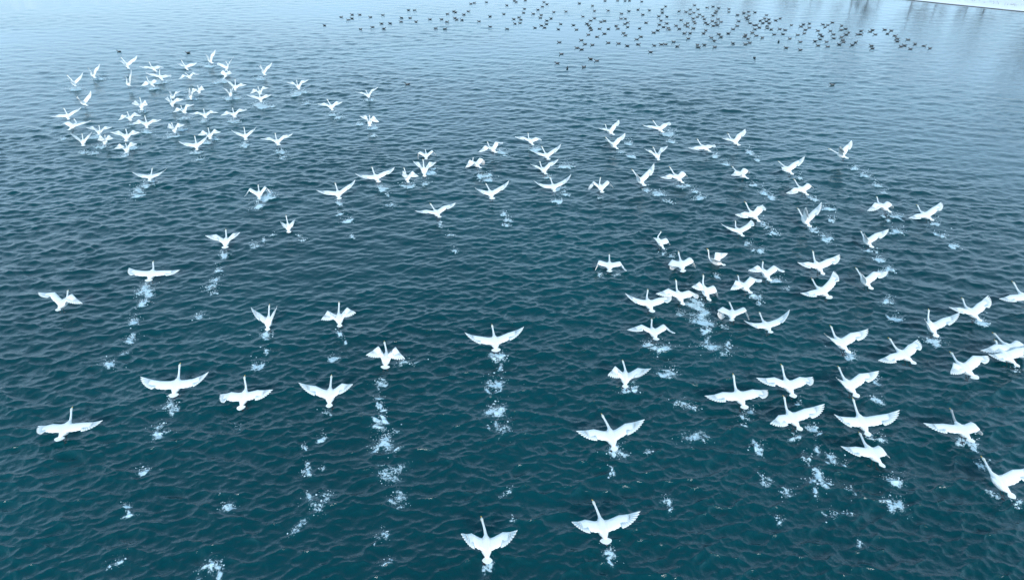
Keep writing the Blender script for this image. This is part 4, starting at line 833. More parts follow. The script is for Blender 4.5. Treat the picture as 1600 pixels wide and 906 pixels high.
DUCKS = [(-24.68, 95.04, 62, 2, 0), (-23.92, 101.60, -95, 0, 1), (-22.42, 99.24, 86, 0, 2), (-22.79, 103.74, 92, 0, 3), (-22.17, 100.53, 85, 2, 4), (-21.70, 103.68, 90, 0, 5), (-19.79, 101.60, 96, 0, 6), (-18.36, 103.25, -96, 0, 7), (-19.43, 92.34, -118, 0, 8), (-18.13, 93.77, 109, 1, 9), (-17.38, 96.44, 99, 1, 10), (-16.51, 92.69, -83, 2, 11), (-16.29, 96.66, 74, 2, 12), (-15.37, 101.00, 66, 1, 13), (-14.98, 97.82, 85, 0, 14), (-15.30, 107.76, -101, 2, 15), (-14.38, 107.62, -66, 0, 16), (-14.18, 100.94, -95, 0, 17), (-13.00, 97.94, -92, 0, 18), (-11.27, 99.82, 85, 0, 19), (-9.69, 99.82, 100, 0, 20), (-8.80, 97.77, -94, 0, 21), (-9.87, 92.95, -68, 0, 22), (-8.62, 92.44, -70, 1, 23), (-9.26, 104.31, -82, 0, 24), (-8.53, 106.63, -67, 0, 25), (-8.18, 105.78, 86, 1, 26), (-6.86, 103.87, 89, 0, 27), (-6.39, 106.63, -96, 0, 28), (-7.94, 100.82, 84, 0, 29), (-7.59, 99.65, 105, 0, 30), (-6.86, 99.36, 64, 0, 31), (-6.39, 114.04, 85, 0, 32), (-5.91, 114.86, -79, 0, 33), (-4.02, 115.62, 65, 0, 34), (-0.78, 112.42, 67, 0, 35), (-3.08, 102.20, 120, 2, 36), (-4.46, 98.10, 103, 0, 37), (-2.82, 93.98, 92, 2, 38), (-0.62, 92.44, 80, 2, 39), (-1.16, 104.18, 79, 0, 40), (0.38, 117.09, 106, 2, 41), (0.67, 115.91, 72, 0, 42), (2.14, 117.21, 84, 1, 43), (5.05, 115.73, 98, 0, 44), (5.41, 113.52, -102, 1, 45), (4.63, 110.97, 79, 1, 46), (1.87, 108.92, 81, 2, 47), (3.87, 108.12, 108, 2, 48), (1.69, 105.18, 69, 1, 49), (3.06, 104.43, 74, 0, 50), (4.16, 103.40, 107, 0, 51), (3.95, 101.04, 105, 0, 52), (6.10, 106.02, 120, 0, 53), (7.89, 106.40, 103, 0, 54), (5.43, 100.55, 98, 2, 55), (0.26, 99.86, 88, 1, 56), (0.97, 101.39, -86, 0, 57), (1.22, 99.31, 103, 2, 58), (0.40, 96.34, 52, 0, 59), (1.08, 96.79, 115, 0, 60), (4.76, 98.64, 79, 2, 61), (4.60, 96.02, 89, 1, 62), (3.88, 94.88, 67, 2, 63), (2.98, 93.22, 62, 2, 64), (4.23, 93.41, 70, 1, 65), (6.48, 96.02, 52, 0, 66), (5.95, 92.20, 51, 2, 67), (5.58, 83.87, 86, 0, 68), (5.43, 77.49, 106, 0, 69), (4.71, 72.96, 78, 0, 70), (5.59, 70.76, -11, 2, 71), (8.12, 95.20, 88, 2, 72), (8.26, 92.03, 112, 0, 73), (10.55, 114.57, 75, 0, 74), (12.32, 111.98, 123, 0, 75), (12.13, 107.10, 104, 0, 76), (9.97, 101.96, 70, 0, 77), (10.73, 98.64, 79, 1, 78), (11.47, 100.69, 90, 0, 79), (10.00, 96.34, 79, 2, 80), (10.08, 95.07, -103, 0, 81), (10.14, 93.22, 72, 1, 82), (10.10, 91.73, 107, 0, 83), (9.46, 88.60, 108, 0, 84), (10.36, 87.24, -80, 0, 85), (8.28, 85.14, 103, 0, 86), (8.49, 82.78, 107, 0, 87), (9.32, 82.39, 118, 0, 88), (7.40, 80.73, 92, 0, 89), (7.84, 79.81, 95, 2, 90), (8.39, 75.04, 91, 1, 91), (8.95, 74.11, 83, 0, 92), (7.33, 71.32, 125, 0, 93), (11.25, 92.62, -88, 0, 94), (12.01, 97.64, 106, 0, 95), (14.83, 116.94, 72, 1, 96), (16.86, 117.17, 96, 0, 97), (18.03, 116.94, 106, 2, 98), (18.75, 117.21, 67, 2, 99), (20.55, 116.18, 103, 2, 100), (14.16, 107.27, 66, 0, 101), (15.74, 104.53, 74, 0, 102), (17.14, 106.82, 91, 2, 103), (18.68, 108.26, -76, 0, 104), (20.27, 107.60, 50, 0, 105), (18.65, 103.61, 95, 2, 106), (15.08, 100.23, 101, 0, 107), (15.69, 100.34, 67, 0, 108), (12.61, 98.64, 98, 0, 109), (15.52, 97.15, -79, 0, 110), (15.04, 96.07, 100, 2, 111), (13.68, 94.76, -85, 0, 112), (12.37, 92.47, -65, 2, 113), (13.63, 92.62, 91, 0, 114), (15.06, 93.83, 121, 1, 115), (11.52, 89.25, 86, 1, 116), (13.95, 89.72, 107, 0, 117), (13.96, 88.19, 97, 0, 118), (14.96, 85.61, 85, 0, 119), (15.73, 87.37, 76, 0, 120), (18.01, 97.15, -107, 0, 121), (16.43, 92.82, -59, 2, 122), (11.31, 83.62, 93, 0, 123), (12.46, 83.21, 102, 0, 124), (13.26, 81.79, 76, 1, 125), (14.65, 82.72, -107, 0, 126), (15.37, 78.42, 78, 1, 127), (16.40, 81.99, 54, 0, 128), (17.35, 82.60, 88, 1, 129), (17.85, 82.72, 88, 0, 130), (19.08, 84.16, 113, 0, 131), (18.96, 81.59, -73, 0, 132), (17.78, 90.05, 89, 0, 133), (18.53, 91.49, -113, 2, 134), (19.51, 95.54, 97, 1, 135), (20.34, 98.81, 67, 0, 136), (20.68, 102.28, 93, 1, 137), (21.75, 101.98, 59, 2, 138), (21.80, 105.54, 98, 1, 139), (22.30, 108.46, -86, 2, 140), (23.39, 111.32, 110, 1, 141), (20.70, 96.61, 78, 0, 142), (19.73, 93.83, 74, 1, 143), (20.10, 91.98, 78, 0, 144), (20.22, 93.22, 98, 0, 145), (21.59, 94.86, 85, 0, 146), (24.43, 106.62, -67, 0, 147), (25.35, 106.11, 81, 0, 148), (26.45, 108.26, 100, 0, 149), (28.06, 112.52, 89, 0, 150), (27.65, 108.46, 84, 0, 151), (29.36, 110.07, -103, 0, 152), (30.55, 111.11, 93, 2, 153), (31.03, 109.73, 80, 2, 154), (29.96, 106.82, 84, 0, 155), (29.32, 105.03, -106, 1, 156), (28.46, 102.88, 79, 1, 157), (32.34, 108.79, 108, 0, 158), (31.57, 105.98, 118, 0, 159), (26.31, 105.35, 101, 0, 160), (25.47, 104.10, 81, 0, 161), (26.76, 103.79, 97, 0, 162), (25.97, 101.69, 92, 0, 163), (26.83, 102.10, 116, 0, 164), (26.51, 99.94, -77, 1, 165), (25.11, 100.52, 69, 0, 166), (23.12, 99.09, -80, 0, 167), (24.64, 97.97, 91, 0, 168), (24.48, 96.61, 110, 0, 169), (23.52, 96.77, 100, 0, 170), (22.94, 95.54, 100, 0, 171), (22.90, 94.09, -106, 0, 172), (21.52, 92.57, 94, 1, 173), (23.43, 92.97, 82, 0, 174), (21.51, 89.57, -94, 0, 175), (22.24, 89.57, 112, 1, 176), (21.23, 86.05, 112, 1, 177), (21.48, 82.39, 117, 0, 178), (21.22, 81.00, -96, 1, 179), (22.28, 82.39, 98, 1, 180), (23.89, 89.48, 97, 1, 181), (24.68, 91.49, 112, 0, 182), (26.00, 97.15, 96, 1, 183), (25.95, 95.81, -86, 2, 184), (27.22, 98.36, 107, 0, 185), (28.40, 99.94, 97, 0, 186), (28.23, 97.70, 95, 0, 187), (27.39, 97.15, -87, 0, 188), (27.08, 95.28, -109, 2, 189), (26.44, 94.76, 87, 1, 190), (25.65, 88.97, 74, 0, 191), (25.51, 87.37, 74, 0, 192), (24.15, 86.70, 93, 0, 193), (24.01, 84.75, 68, 2, 194), (23.17, 81.20, 107, 0, 195), (26.96, 89.48, -91, 2, 196), (25.84, 83.29, 50, 0, 197), (28.35, 92.32, 75, 0, 198), (29.56, 94.66, 77, 0, 199), (30.75, 98.25, 53, 0, 200), (32.08, 103.37, 84, 2, 201), (33.49, 105.16, 71, 1, 202), (34.45, 106.11, 99, 2, 203), (35.26, 105.66, 96, 2, 204), (33.51, 102.76, 103, 0, 205), (32.67, 101.22, 87, 0, 206), (32.37, 99.66, -94, 2, 207), (31.86, 96.72, 80, 2, 208), (31.90, 95.12, 63, 1, 209), (31.16, 92.32, 61, 0, 210), (30.11, 89.95, 96, 0, 211), (28.85, 88.55, 104, 0, 212), (28.39, 87.28, 92, 1, 213), (28.43, 86.05, -74, 0, 214), (27.92, 83.70, 102, 0, 215), (27.14, 82.80, 98, 0, 216), (25.95, 75.49, 183, 2, 217), (36.13, 103.18, 102, 0, 218), (34.99, 100.40, 92, 0, 219), (35.36, 99.77, 100, 1, 220), (36.00, 98.92, -99, 1, 221), (37.12, 100.40, -61, 0, 222), (33.83, 98.70, -68, 2, 223), (34.48, 98.08, 66, 2, 224), (33.62, 96.88, 100, 2, 225), (34.47, 96.88, -93, 1, 226), (32.32, 95.39, -75, 0, 227), (32.10, 93.48, 90, 1, 228), (33.49, 94.66, -79, 0, 229), (32.95, 92.97, 63, 0, 230), (33.21, 92.22, -74, 0, 231), (34.40, 92.47, 91, 0, 232), (34.81, 91.63, 72, 1, 233), (30.00, 87.96, 87, 0, 234), (30.36, 86.75, 115, 0, 235), (32.43, 88.65, 100, 2, 236), (33.58, 88.88, 49, 2, 237), (31.53, 84.37, -17, 2, 238), (31.18, 80.73, 89, 1, 239), (33.46, 86.09, 112, 0, 240), (36.85, 95.18, 121, 0, 241), (37.77, 94.24, 81, 0, 242), (38.66, 95.81, 106, 2, 243), (39.70, 96.45, 114, 2, 244), (38.51, 93.32, 105, 0, 245), (37.45, 91.83, 96, 1, 246), (36.43, 89.43, 110, 0, 247), (35.25, 88.42, 98, 0, 248), (34.00, 84.12, 90, 0, 249), (32.39, 79.65, 92, 0, 250), (38.83, 91.24, 80, 0, 251), (41.22, 95.70, 55, 0, 252), (40.70, 93.73, 116, 0, 253), (41.69, 95.28, 108, 0, 254), (43.05, 97.15, 93, 2, 255), (40.38, 91.15, 101, 0, 256), (38.16, 88.78, 69, 0, 257), (37.92, 87.60, 65, 2, 258), (36.91, 85.61, 63, 2, 259), (35.91, 84.54, 102, 2, 260), (35.28, 81.99, 59, 0, 261), (37.10, 84.12, 98, 0, 262), (36.16, 81.40, 90, 0, 263), (43.37, 94.91, 112, 0, 264), (42.02, 91.87, 99, 0, 265), (42.88, 92.56, 81, 2, 266), (42.24, 90.04, 127, 0, 267), (41.30, 88.60, 73, 1, 268), (39.84, 88.86, 82, 0, 269), (38.80, 86.22, 83, 2, 270), (40.06, 87.02, 105, 0, 271), (39.50, 85.30, 98, 0, 272), (39.05, 84.00, 91, 0, 273), (38.00, 82.67, 79, 2, 274), (44.21, 91.05, -73, 0, 275), (42.79, 88.73, 90, 0, 276), (43.19, 88.86, -103, 0, 277), (40.39, 83.82, -69, 0, 278), (39.36, 82.28, 91, 2, 279), (45.13, 90.51, 75, 0, 280), (45.98, 91.73, 81, 1, 281), (44.96, 88.73, 88, 0, 282), (41.42, 81.94, 76, 0, 283), (40.79, 80.34, 94, 2, 284), (47.63, 91.93, 77, 1, 285), (48.21, 91.39, 91, 0, 286), (46.70, 89.25, -73, 1, 287), (47.00, 87.96, -99, 0, 288), (46.38, 86.09, 69, 0, 289), (45.58, 84.41, 83, 1, 290), (47.35, 85.42, 82, 0, 291), (44.62, 81.55, 96, 0, 292), (45.30, 82.11, 66, 0, 293), (45.02, 80.18, 94, 0, 294), (46.95, 82.96, 113, 0, 295), (47.32, 81.72, -84, 0, 296), (47.36, 80.45, 108, 0, 297), (29.73, 64.17, 93, 0, 298), (-35.70, 78.05, 114, 1, 299), (-9.70, 64.33, 98, 0, 300), (-43.65, 78.72, 75, 0, 301)]
DLAB = [
    ("lone duck at the far left end of the duck raft", "ducks floating in a raft on the far water"),
    ("leftmost of grey-sided ducks facing right in the second row, far left end", "ducks floating in a raft on the far water"),
    ("leftmost of grey-sided ducks facing left in the middle rows, far left end", "ducks floating in a raft on the far water"),
    ("leftmost of grey-sided ducks facing left in the second row, far left end", "ducks floating in a raft on the far water"),
    ("leftmost of black ducks facing left in the middle rows, far left end", "ducks floating in a raft on the far water"),
    ("second from left of grey-sided ducks facing left in the second row, far left end", "ducks floating in a raft on the far water"),
    ("third from left of grey-sided ducks facing left in the second row, far left end", "ducks floating in a raft on the far water"),
    ("second from left of grey-sided ducks facing right in the second row, far left end", "ducks floating in a raft on the far water"),
    ("only grey-sided duck facing right in the lower rows, far left end of raft", "ducks floating in a raft on the far water"),
    ("leftmost of brown ducks facing left in the middle rows, far left end", "ducks floating in a raft on the far water"),
    ("second from left of brown ducks facing left in the middle rows, far left end", "ducks floating in a raft on the far water"),
    ("only black duck facing right in the middle rows, far left end of raft", "ducks floating in a raft on the far water"),
    ("second from left of black ducks facing left in the middle rows, far left end", "ducks floating in a raft on the far water"),
    ("only brown duck facing left in the second row, far left end of raft", "ducks floating in a raft on the far water"),
    ("second from left of grey-sided ducks facing left in the middle rows, far left end", "ducks floating in a raft on the far water"),
    ("only black duck facing right in the second row, far left end of raft", "ducks floating in a raft on the far water"),
    ("fourth from left of grey-sided ducks facing right in the second row, far left end", "ducks floating in a raft on the far water"),
    ("third from left of grey-sided ducks facing right in the second row, far left end", "ducks floating in a raft on the far water"),
    ("only grey-sided duck facing right in the middle rows, far left end of raft", "ducks floating in a raft on the far water"),
    ("leftmost of grey-sided ducks facing left in the middle rows, loose left part", "ducks floating in a raft on the far water"),
    ("second from left of grey-sided ducks facing left in the middle rows, loose left part", "ducks floating in a raft on the far water"),
    ("second from left of grey-sided ducks facing right in the middle rows, loose left part", "ducks floating in a raft on the far water"),
    ("leftmost of grey-sided ducks facing right in the middle rows, loose left part", "ducks floating in a raft on the far water"),
    ("only brown duck facing right in the lower rows, loose left part of raft", "ducks floating in a raft on the far water"),
    ("leftmost of grey-sided ducks facing right in the second row, loose left part", "ducks floating in a raft on the far water"),
    ("second from left of grey-sided ducks facing right in the second row, loose left part", "ducks floating in a raft on the far water"),
    ("only brown duck facing left in the second row, loose left part of raft", "ducks floating in a raft on the far water"),
    ("only grey-sided duck facing left in the second row, loose left part of raft", "ducks floating in a raft on the far water"),
    ("third from left of grey-sided ducks facing right in the second row, loose left part", "ducks floating in a raft on the far water"),
    ("third from left of grey-sided ducks facing left in the middle rows, loose left part", "ducks floating in a raft on the far water"),
    ("fourth from left of grey-sided ducks facing left in the middle rows, loose left part", "ducks floating in a raft on the far water"),
    ("fifth from left of grey-sided ducks facing left in the middle rows, loose left part", "ducks floating in a raft on the far water"),
    ("only grey-sided duck facing left along the top edge, loose left part of raft", "ducks floating in a raft on the far water"),
    ("only grey-sided duck facing right along the top edge, loose left part of raft", "ducks floating in a raft on the far water"),
    ("leftmost of grey-sided ducks facing left along the top edge, left of top centre", "ducks floating in a raft on the far water"),
    ("second from left of grey-sided ducks facing left along the top edge, left of top centre", "ducks floating in a raft on the far water"),
    ("only black duck facing left in the second row, left of top centre of raft", "ducks floating in a raft on the far water"),
    ("sixth from left of grey-sided ducks facing left in the middle rows, loose left part", "ducks floating in a raft on the far water"),
    ("leftmost of black ducks facing left in the middle rows, left of top centre", "ducks floating in a raft on the far water"),
    ("only black duck facing left in the lower rows, left of top centre of raft", "ducks floating in a raft on the far water"),
    ("only grey-sided duck facing left in the second row, left of top centre of raft", "ducks floating in a raft on the far water"),
    ("only black duck facing left along the top edge, left of top centre of raft", "ducks floating in a raft on the far water"),
    ("third from left of grey-sided ducks facing left along the top edge, left of top centre", "ducks floating in a raft on the far water"),
    ("leftmost of brown ducks facing left along the top edge, top centre", "ducks floating in a raft on the far water"),
    ("only grey-sided duck facing left along the top edge, top centre of raft", "ducks floating in a raft on the far water"),
    ("only brown duck facing right along the top edge, top centre of raft", "ducks floating in a raft on the far water"),
    ("second from left of brown ducks facing left along the top edge, top centre", "ducks floating in a raft on the far water"),
    ("only black duck facing left along the top edge, top centre of raft", "ducks floating in a raft on the far water"),
    ("only black duck facing left in the second row, top centre of raft", "ducks floating in a raft on the far water"),
    ("only brown duck facing left in the second row, left of top centre of raft", "ducks floating in a raft on the far water"),
    ("leftmost of grey-sided ducks facing left in the second row, top centre", "ducks floating in a raft on the far water"),
    ("third from left of grey-sided ducks facing left in the second row, top centre", "ducks floating in a raft on the far water"),
    ("second from left of grey-sided ducks facing left in the second row, top centre", "ducks floating in a raft on the far water"),
    ("fourth from left of grey-sided ducks facing left in the second row, top centre", "ducks floating in a raft on the far water"),
    ("fifth from left of grey-sided ducks facing left in the second row, top centre", "ducks floating in a raft on the far water"),
    ("fourth from left of black ducks facing left in the middle rows, top centre", "ducks floating in a raft on the far water"),
    ("only brown duck facing left in the middle rows, left of top centre of raft", "ducks floating in a raft on the far water"),
    ("only grey-sided duck facing right in the second row, left of top centre of raft", "ducks floating in a raft on the far water"),
    ("second from left of black ducks facing left in the middle rows, left of top centre", "ducks floating in a raft on the far water"),
    ("leftmost of grey-sided ducks facing left in the middle rows, left of top centre", "ducks floating in a raft on the far water"),
    ("second from left of grey-sided ducks facing left in the middle rows, left of top centre", "ducks floating in a raft on the far water"),
    ("third from left of black ducks facing left in the middle rows, top centre", "ducks floating in a raft on the far water"),
    ("second from left of brown ducks facing left in the middle rows, top centre", "ducks floating in a raft on the far water"),
    ("second from left of black ducks facing left in the middle rows, top centre", "ducks floating in a raft on the far water"),
    ("leftmost of black ducks facing left in the middle rows, top centre", "ducks floating in a raft on the far water"),
    ("leftmost of brown ducks facing left in the middle rows, top centre", "ducks floating in a raft on the far water"),
    ("only grey-sided duck facing left in the middle rows, top centre of raft", "ducks floating in a raft on the far water"),
    ("only black duck facing left in the lower rows, top centre of raft", "ducks floating in a raft on the far water"),
    ("lone duck in the gap between left raft and lower group", "ducks floating in a raft on the far water"),
    ("lone duck above left of the small group under the duck raft", "ducks floating in a raft on the far water"),
    ("lone duck lowest on the left under the duck raft", "ducks floating in a raft on the far water"),
    ("only black duck facing away along the lower edge, top centre of raft", "ducks floating in a raft on the far water"),
    ("fifth from left of black ducks facing left in the middle rows, top centre", "ducks floating in a raft on the far water"),
    ("leftmost of grey-sided ducks facing left in the lower rows, right of top centre", "ducks floating in a raft on the far water"),
    ("leftmost of grey-sided ducks facing left along the top edge, right of top centre", "ducks floating in a raft on the far water"),
    ("second from left of grey-sided ducks facing left along the top edge, right of top centre", "ducks floating in a raft on the far water"),
    ("second from left of grey-sided ducks facing left in the second row, right of top centre", "ducks floating in a raft on the far water"),
    ("leftmost of grey-sided ducks facing left in the second row, right of top centre", "ducks floating in a raft on the far water"),
    ("leftmost of brown ducks facing left in the middle rows, right of top centre", "ducks floating in a raft on the far water"),
    ("leftmost of grey-sided ducks facing left in the middle rows, right of top centre", "ducks floating in a raft on the far water"),
    ("only black duck facing left in the middle rows, right of top centre of raft", "ducks floating in a raft on the far water"),
    ("leftmost of grey-sided ducks facing right in the middle rows, right of top centre", "ducks floating in a raft on the far water"),
    ("second from left of brown ducks facing left in the middle rows, right of top centre", "ducks floating in a raft on the far water"),
    ("third from left of grey-sided ducks facing left in the lower rows, right of top centre", "ducks floating in a raft on the far water"),
    ("second from left of grey-sided ducks facing left in the lower rows, right of top centre", "ducks floating in a raft on the far water"),
    ("only grey-sided duck facing right in the lower rows, right of top centre of raft", "ducks floating in a raft on the far water"),
    ("second from left of grey-sided ducks facing left along the lower edge, right of top centre", "ducks floating in a raft on the far water"),
    ("fourth from left of grey-sided ducks facing left along the lower edge, right of top centre", "ducks floating in a raft on the far water"),
    ("fifth from left of grey-sided ducks facing left along the lower edge, right of top centre", "ducks floating in a raft on the far water"),
    ("leftmost of grey-sided ducks facing left along the lower edge, right of top centre", "ducks floating in a raft on the far water"),
    ("only black duck facing left along the lower edge, right of top centre of raft", "ducks floating in a raft on the far water"),
    ("only brown duck facing left along the lower edge, right of top centre of raft", "ducks floating in a raft on the far water"),
    ("sixth from left of grey-sided ducks facing left along the lower edge, right of top centre", "ducks floating in a raft on the far water"),
    ("third from left of grey-sided ducks facing left along the lower edge, right of top centre", "ducks floating in a raft on the far water"),
    ("second from left of grey-sided ducks facing right in the middle rows, right of top centre", "ducks floating in a raft on the far water"),
    ("second from left of grey-sided ducks facing left in the middle rows, right of top centre", "ducks floating in a raft on the far water"),
    ("only brown duck facing left along the top edge, right of top centre of raft", "ducks floating in a raft on the far water"),
    ("only grey-sided duck facing left along the top edge, left of dense part of raft", "ducks floating in a raft on the far water"),
    ("leftmost of black ducks facing left along the top edge, left of dense part", "ducks floating in a raft on the far water"),
    ("second from left of black ducks facing left along the top edge, left of dense part", "ducks floating in a raft on the far water"),
    ("third from left of black ducks facing left along the top edge, left of dense part", "ducks floating in a raft on the far water"),
    ("third from left of grey-sided ducks facing left in the second row, right of top centre", "ducks floating in a raft on the far water"),
    ("leftmost of grey-sided ducks facing left in the second row, left of dense part", "ducks floating in a raft on the far water"),
    ("leftmost of black ducks facing left in the second row, left of dense part", "ducks floating in a raft on the far water"),
    ("only grey-sided duck facing right along the top edge, left of dense part of raft", "ducks floating in a raft on the far water"),
    ("second from left of grey-sided ducks facing left in the second row, left of dense part", "ducks floating in a raft on the far water"),
    ("second from left of black ducks facing left in the second row, left of dense part", "ducks floating in a raft on the far water"),
    ("second from left of grey-sided ducks facing left in the middle rows, left of dense part", "ducks floating in a raft on the far water"),
    ("third from left of grey-sided ducks facing left in the middle rows, left of dense part", "ducks floating in a raft on the far water"),
    ("third from left of grey-sided ducks facing left in the middle rows, right of top centre", "ducks floating in a raft on the far water"),
    ("second from left of grey-sided ducks facing right in the middle rows, left of dense part", "ducks floating in a raft on the far water"),
    ("only black duck facing left in the middle rows, left of dense part of raft", "ducks floating in a raft on the far water"),
    ("leftmost of grey-sided ducks facing right in the middle rows, left of dense part", "ducks floating in a raft on the far water"),
    ("only black duck facing right in the lower rows, right of top centre of raft", "ducks floating in a raft on the far water"),
    ("leftmost of grey-sided ducks facing left in the middle rows, left of dense part", "ducks floating in a raft on the far water"),
    ("only brown duck facing left in the middle rows, left of dense part of raft", "ducks floating in a raft on the far water"),
    ("only brown duck facing left in the lower rows, right of top centre of raft", "ducks floating in a raft on the far water"),
    ("leftmost of grey-sided ducks facing left in the lower rows, left of dense part", "ducks floating in a raft on the far water"),
    ("second from left of grey-sided ducks facing left in the lower rows, left of dense part", "ducks floating in a raft on the far water"),
    ("third from left of grey-sided ducks facing left in the lower rows, left of dense part", "ducks floating in a raft on the far water"),
    ("fourth from left of grey-sided ducks facing left in the lower rows, left of dense part", "ducks floating in a raft on the far water"),
    ("third from left of grey-sided ducks facing right in the middle rows, left of dense part", "ducks floating in a raft on the far water"),
    ("only black duck facing right in the middle rows, left of dense part of raft", "ducks floating in a raft on the far water"),
    ("seventh from left of grey-sided ducks facing left along the lower edge, right of top centre", "ducks floating in a raft on the far water"),
    ("only grey-sided duck facing left along the lower edge, left of dense part of raft", "ducks floating in a raft on the far water"),
    ("only brown duck facing left along the lower edge, left of dense part of raft", "ducks floating in a raft on the far water"),
    ("only grey-sided duck facing right along the lower edge, left of dense part of raft", "ducks floating in a raft on the far water"),
    ("lone duck under the middle of the raft, left part", "ducks floating in a raft on the far water"),
    ("leftmost of grey-sided ducks facing left along the lower edge, dense part's left", "ducks floating in a raft on the far water"),
    ("only brown duck facing left along the lower edge, dense part's left of raft", "ducks floating in a raft on the far water"),
    ("second from left of grey-sided ducks facing left along the lower edge, dense part's left", "ducks floating in a raft on the far water"),
    ("third from left of grey-sided ducks facing left along the lower edge, dense part's left", "ducks floating in a raft on the far water"),
    ("only grey-sided duck facing right along the lower edge, dense part's left of raft", "ducks floating in a raft on the far water"),
    ("leftmost of grey-sided ducks facing left in the lower rows, dense part's left", "ducks floating in a raft on the far water"),
    ("only black duck facing right in the lower rows, dense part's left of raft", "ducks floating in a raft on the far water"),
    ("leftmost of brown ducks facing left in the middle rows, dense part's left", "ducks floating in a raft on the far water"),
    ("leftmost of grey-sided ducks facing left in the middle rows, dense part's left", "ducks floating in a raft on the far water"),
    ("leftmost of brown ducks facing left in the second row, dense part's left", "ducks floating in a raft on the far water"),
    ("only black duck facing left in the second row, dense part's left of raft", "ducks floating in a raft on the far water"),
    ("second from left of brown ducks facing left in the second row, dense part's left", "ducks floating in a raft on the far water"),
    ("only black duck facing right along the top edge, dense part's left of raft", "ducks floating in a raft on the far water"),
    ("only brown duck facing left along the top edge, dense part's left of raft", "ducks floating in a raft on the far water"),
    ("second from left of grey-sided ducks facing left in the middle rows, dense part's left", "ducks floating in a raft on the far water"),
    ("second from left of brown ducks facing left in the middle rows, dense part's left", "ducks floating in a raft on the far water"),
    ("second from left of grey-sided ducks facing left in the lower rows, dense part's left", "ducks floating in a raft on the far water"),
    ("third from left of grey-sided ducks facing left in the middle rows, dense part's left", "ducks floating in a raft on the far water"),
    ("fourth from left of grey-sided ducks facing left in the middle rows, dense part's left", "ducks floating in a raft on the far water"),
    ("only grey-sided duck facing right in the second row, dense part's left of raft", "ducks floating in a raft on the far water"),
    ("leftmost of grey-sided ducks facing left in the second row, dense part's left", "ducks floating in a raft on the far water"),
    ("only grey-sided duck facing left along the top edge, dense part's left of raft", "ducks floating in a raft on the far water"),
    ("leftmost of grey-sided ducks facing left along the top edge, middle of dense part", "ducks floating in a raft on the far water"),
    ("second from left of grey-sided ducks facing left along the top edge, middle of dense part", "ducks floating in a raft on the far water"),
    ("only grey-sided duck facing right along the top edge, middle of dense part of raft", "ducks floating in a raft on the far water"),
    ("leftmost of black ducks facing left along the top edge, middle of dense part", "ducks floating in a raft on the far water"),
    ("second from left of black ducks facing left along the top edge, middle of dense part", "ducks floating in a raft on the far water"),
    ("fifth from left of grey-sided ducks facing left in the second row, middle of dense part", "ducks floating in a raft on the far water"),
    ("only brown duck facing right in the second row, middle of dense part of raft", "ducks floating in a raft on the far water"),
    ("only brown duck facing left in the second row, middle of dense part of raft", "ducks floating in a raft on the far water"),
    ("third from left of grey-sided ducks facing left along the top edge, middle of dense part", "ducks floating in a raft on the far water"),
    ("sixth from left of grey-sided ducks facing left in the second row, middle of dense part", "ducks floating in a raft on the far water"),
    ("leftmost of grey-sided ducks facing left in the second row, middle of dense part", "ducks floating in a raft on the far water"),
    ("second from left of grey-sided ducks facing left in the second row, dense part's left", "ducks floating in a raft on the far water"),
    ("third from left of grey-sided ducks facing left in the second row, middle of dense part", "ducks floating in a raft on the far water"),
    ("second from left of grey-sided ducks facing left in the second row, middle of dense part", "ducks floating in a raft on the far water"),
    ("fourth from left of grey-sided ducks facing left in the second row, middle of dense part", "ducks floating in a raft on the far water"),
    ("only brown duck facing right in the middle rows, middle of dense part of raft", "ducks floating in a raft on the far water"),
    ("leftmost of grey-sided ducks facing left in the middle rows, middle of dense part", "ducks floating in a raft on the far water"),
    ("leftmost of grey-sided ducks facing right in the middle rows, dense part's left", "ducks floating in a raft on the far water"),
    ("third from left of grey-sided ducks facing left in the middle rows, middle of dense part", "ducks floating in a raft on the far water"),
    ("fourth from left of grey-sided ducks facing left in the middle rows, middle of dense part", "ducks floating in a raft on the far water"),
    ("sixth from left of grey-sided ducks facing left in the middle rows, dense part's left", "ducks floating in a raft on the far water"),
    ("fifth from left of grey-sided ducks facing left in the middle rows, dense part's left", "ducks floating in a raft on the far water"),
    ("second from left of grey-sided ducks facing right in the middle rows, dense part's left", "ducks floating in a raft on the far water"),
    ("third from left of brown ducks facing left in the middle rows, dense part's left", "ducks floating in a raft on the far water"),
    ("second from left of grey-sided ducks facing left in the middle rows, middle of dense part", "ducks floating in a raft on the far water"),
    ("only grey-sided duck facing right in the lower rows, dense part's left of raft", "ducks floating in a raft on the far water"),
    ("second from left of brown ducks facing left in the lower rows, dense part's left", "ducks floating in a raft on the far water"),
    ("leftmost of brown ducks facing left in the lower rows, dense part's left", "ducks floating in a raft on the far water"),
    ("leftmost of grey-sided ducks facing left along the lower edge, middle of dense part", "ducks floating in a raft on the far water"),
    ("only brown duck facing right along the lower edge, middle of dense part of raft", "ducks floating in a raft on the far water"),
    ("only brown duck facing left along the lower edge, middle of dense part of raft", "ducks floating in a raft on the far water"),
    ("only brown duck facing left in the lower rows, middle of dense part of raft", "ducks floating in a raft on the far water"),
    ("leftmost of grey-sided ducks facing left in the lower rows, middle of dense part", "ducks floating in a raft on the far water"),
    ("leftmost of brown ducks facing left in the middle rows, middle of dense part", "ducks floating in a raft on the far water"),
    ("leftmost of black ducks facing right in the middle rows, middle of dense part", "ducks floating in a raft on the far water"),
    ("fifth from left of grey-sided ducks facing left in the middle rows, middle of dense part", "ducks floating in a raft on the far water"),
    ("sixth from left of grey-sided ducks facing left in the middle rows, middle of dense part", "ducks floating in a raft on the far water"),
    ("seventh from left of grey-sided ducks facing left in the middle rows, middle of dense part", "ducks floating in a raft on the far water"),
    ("only grey-sided duck facing right in the middle rows, middle of dense part of raft", "ducks floating in a raft on the far water"),
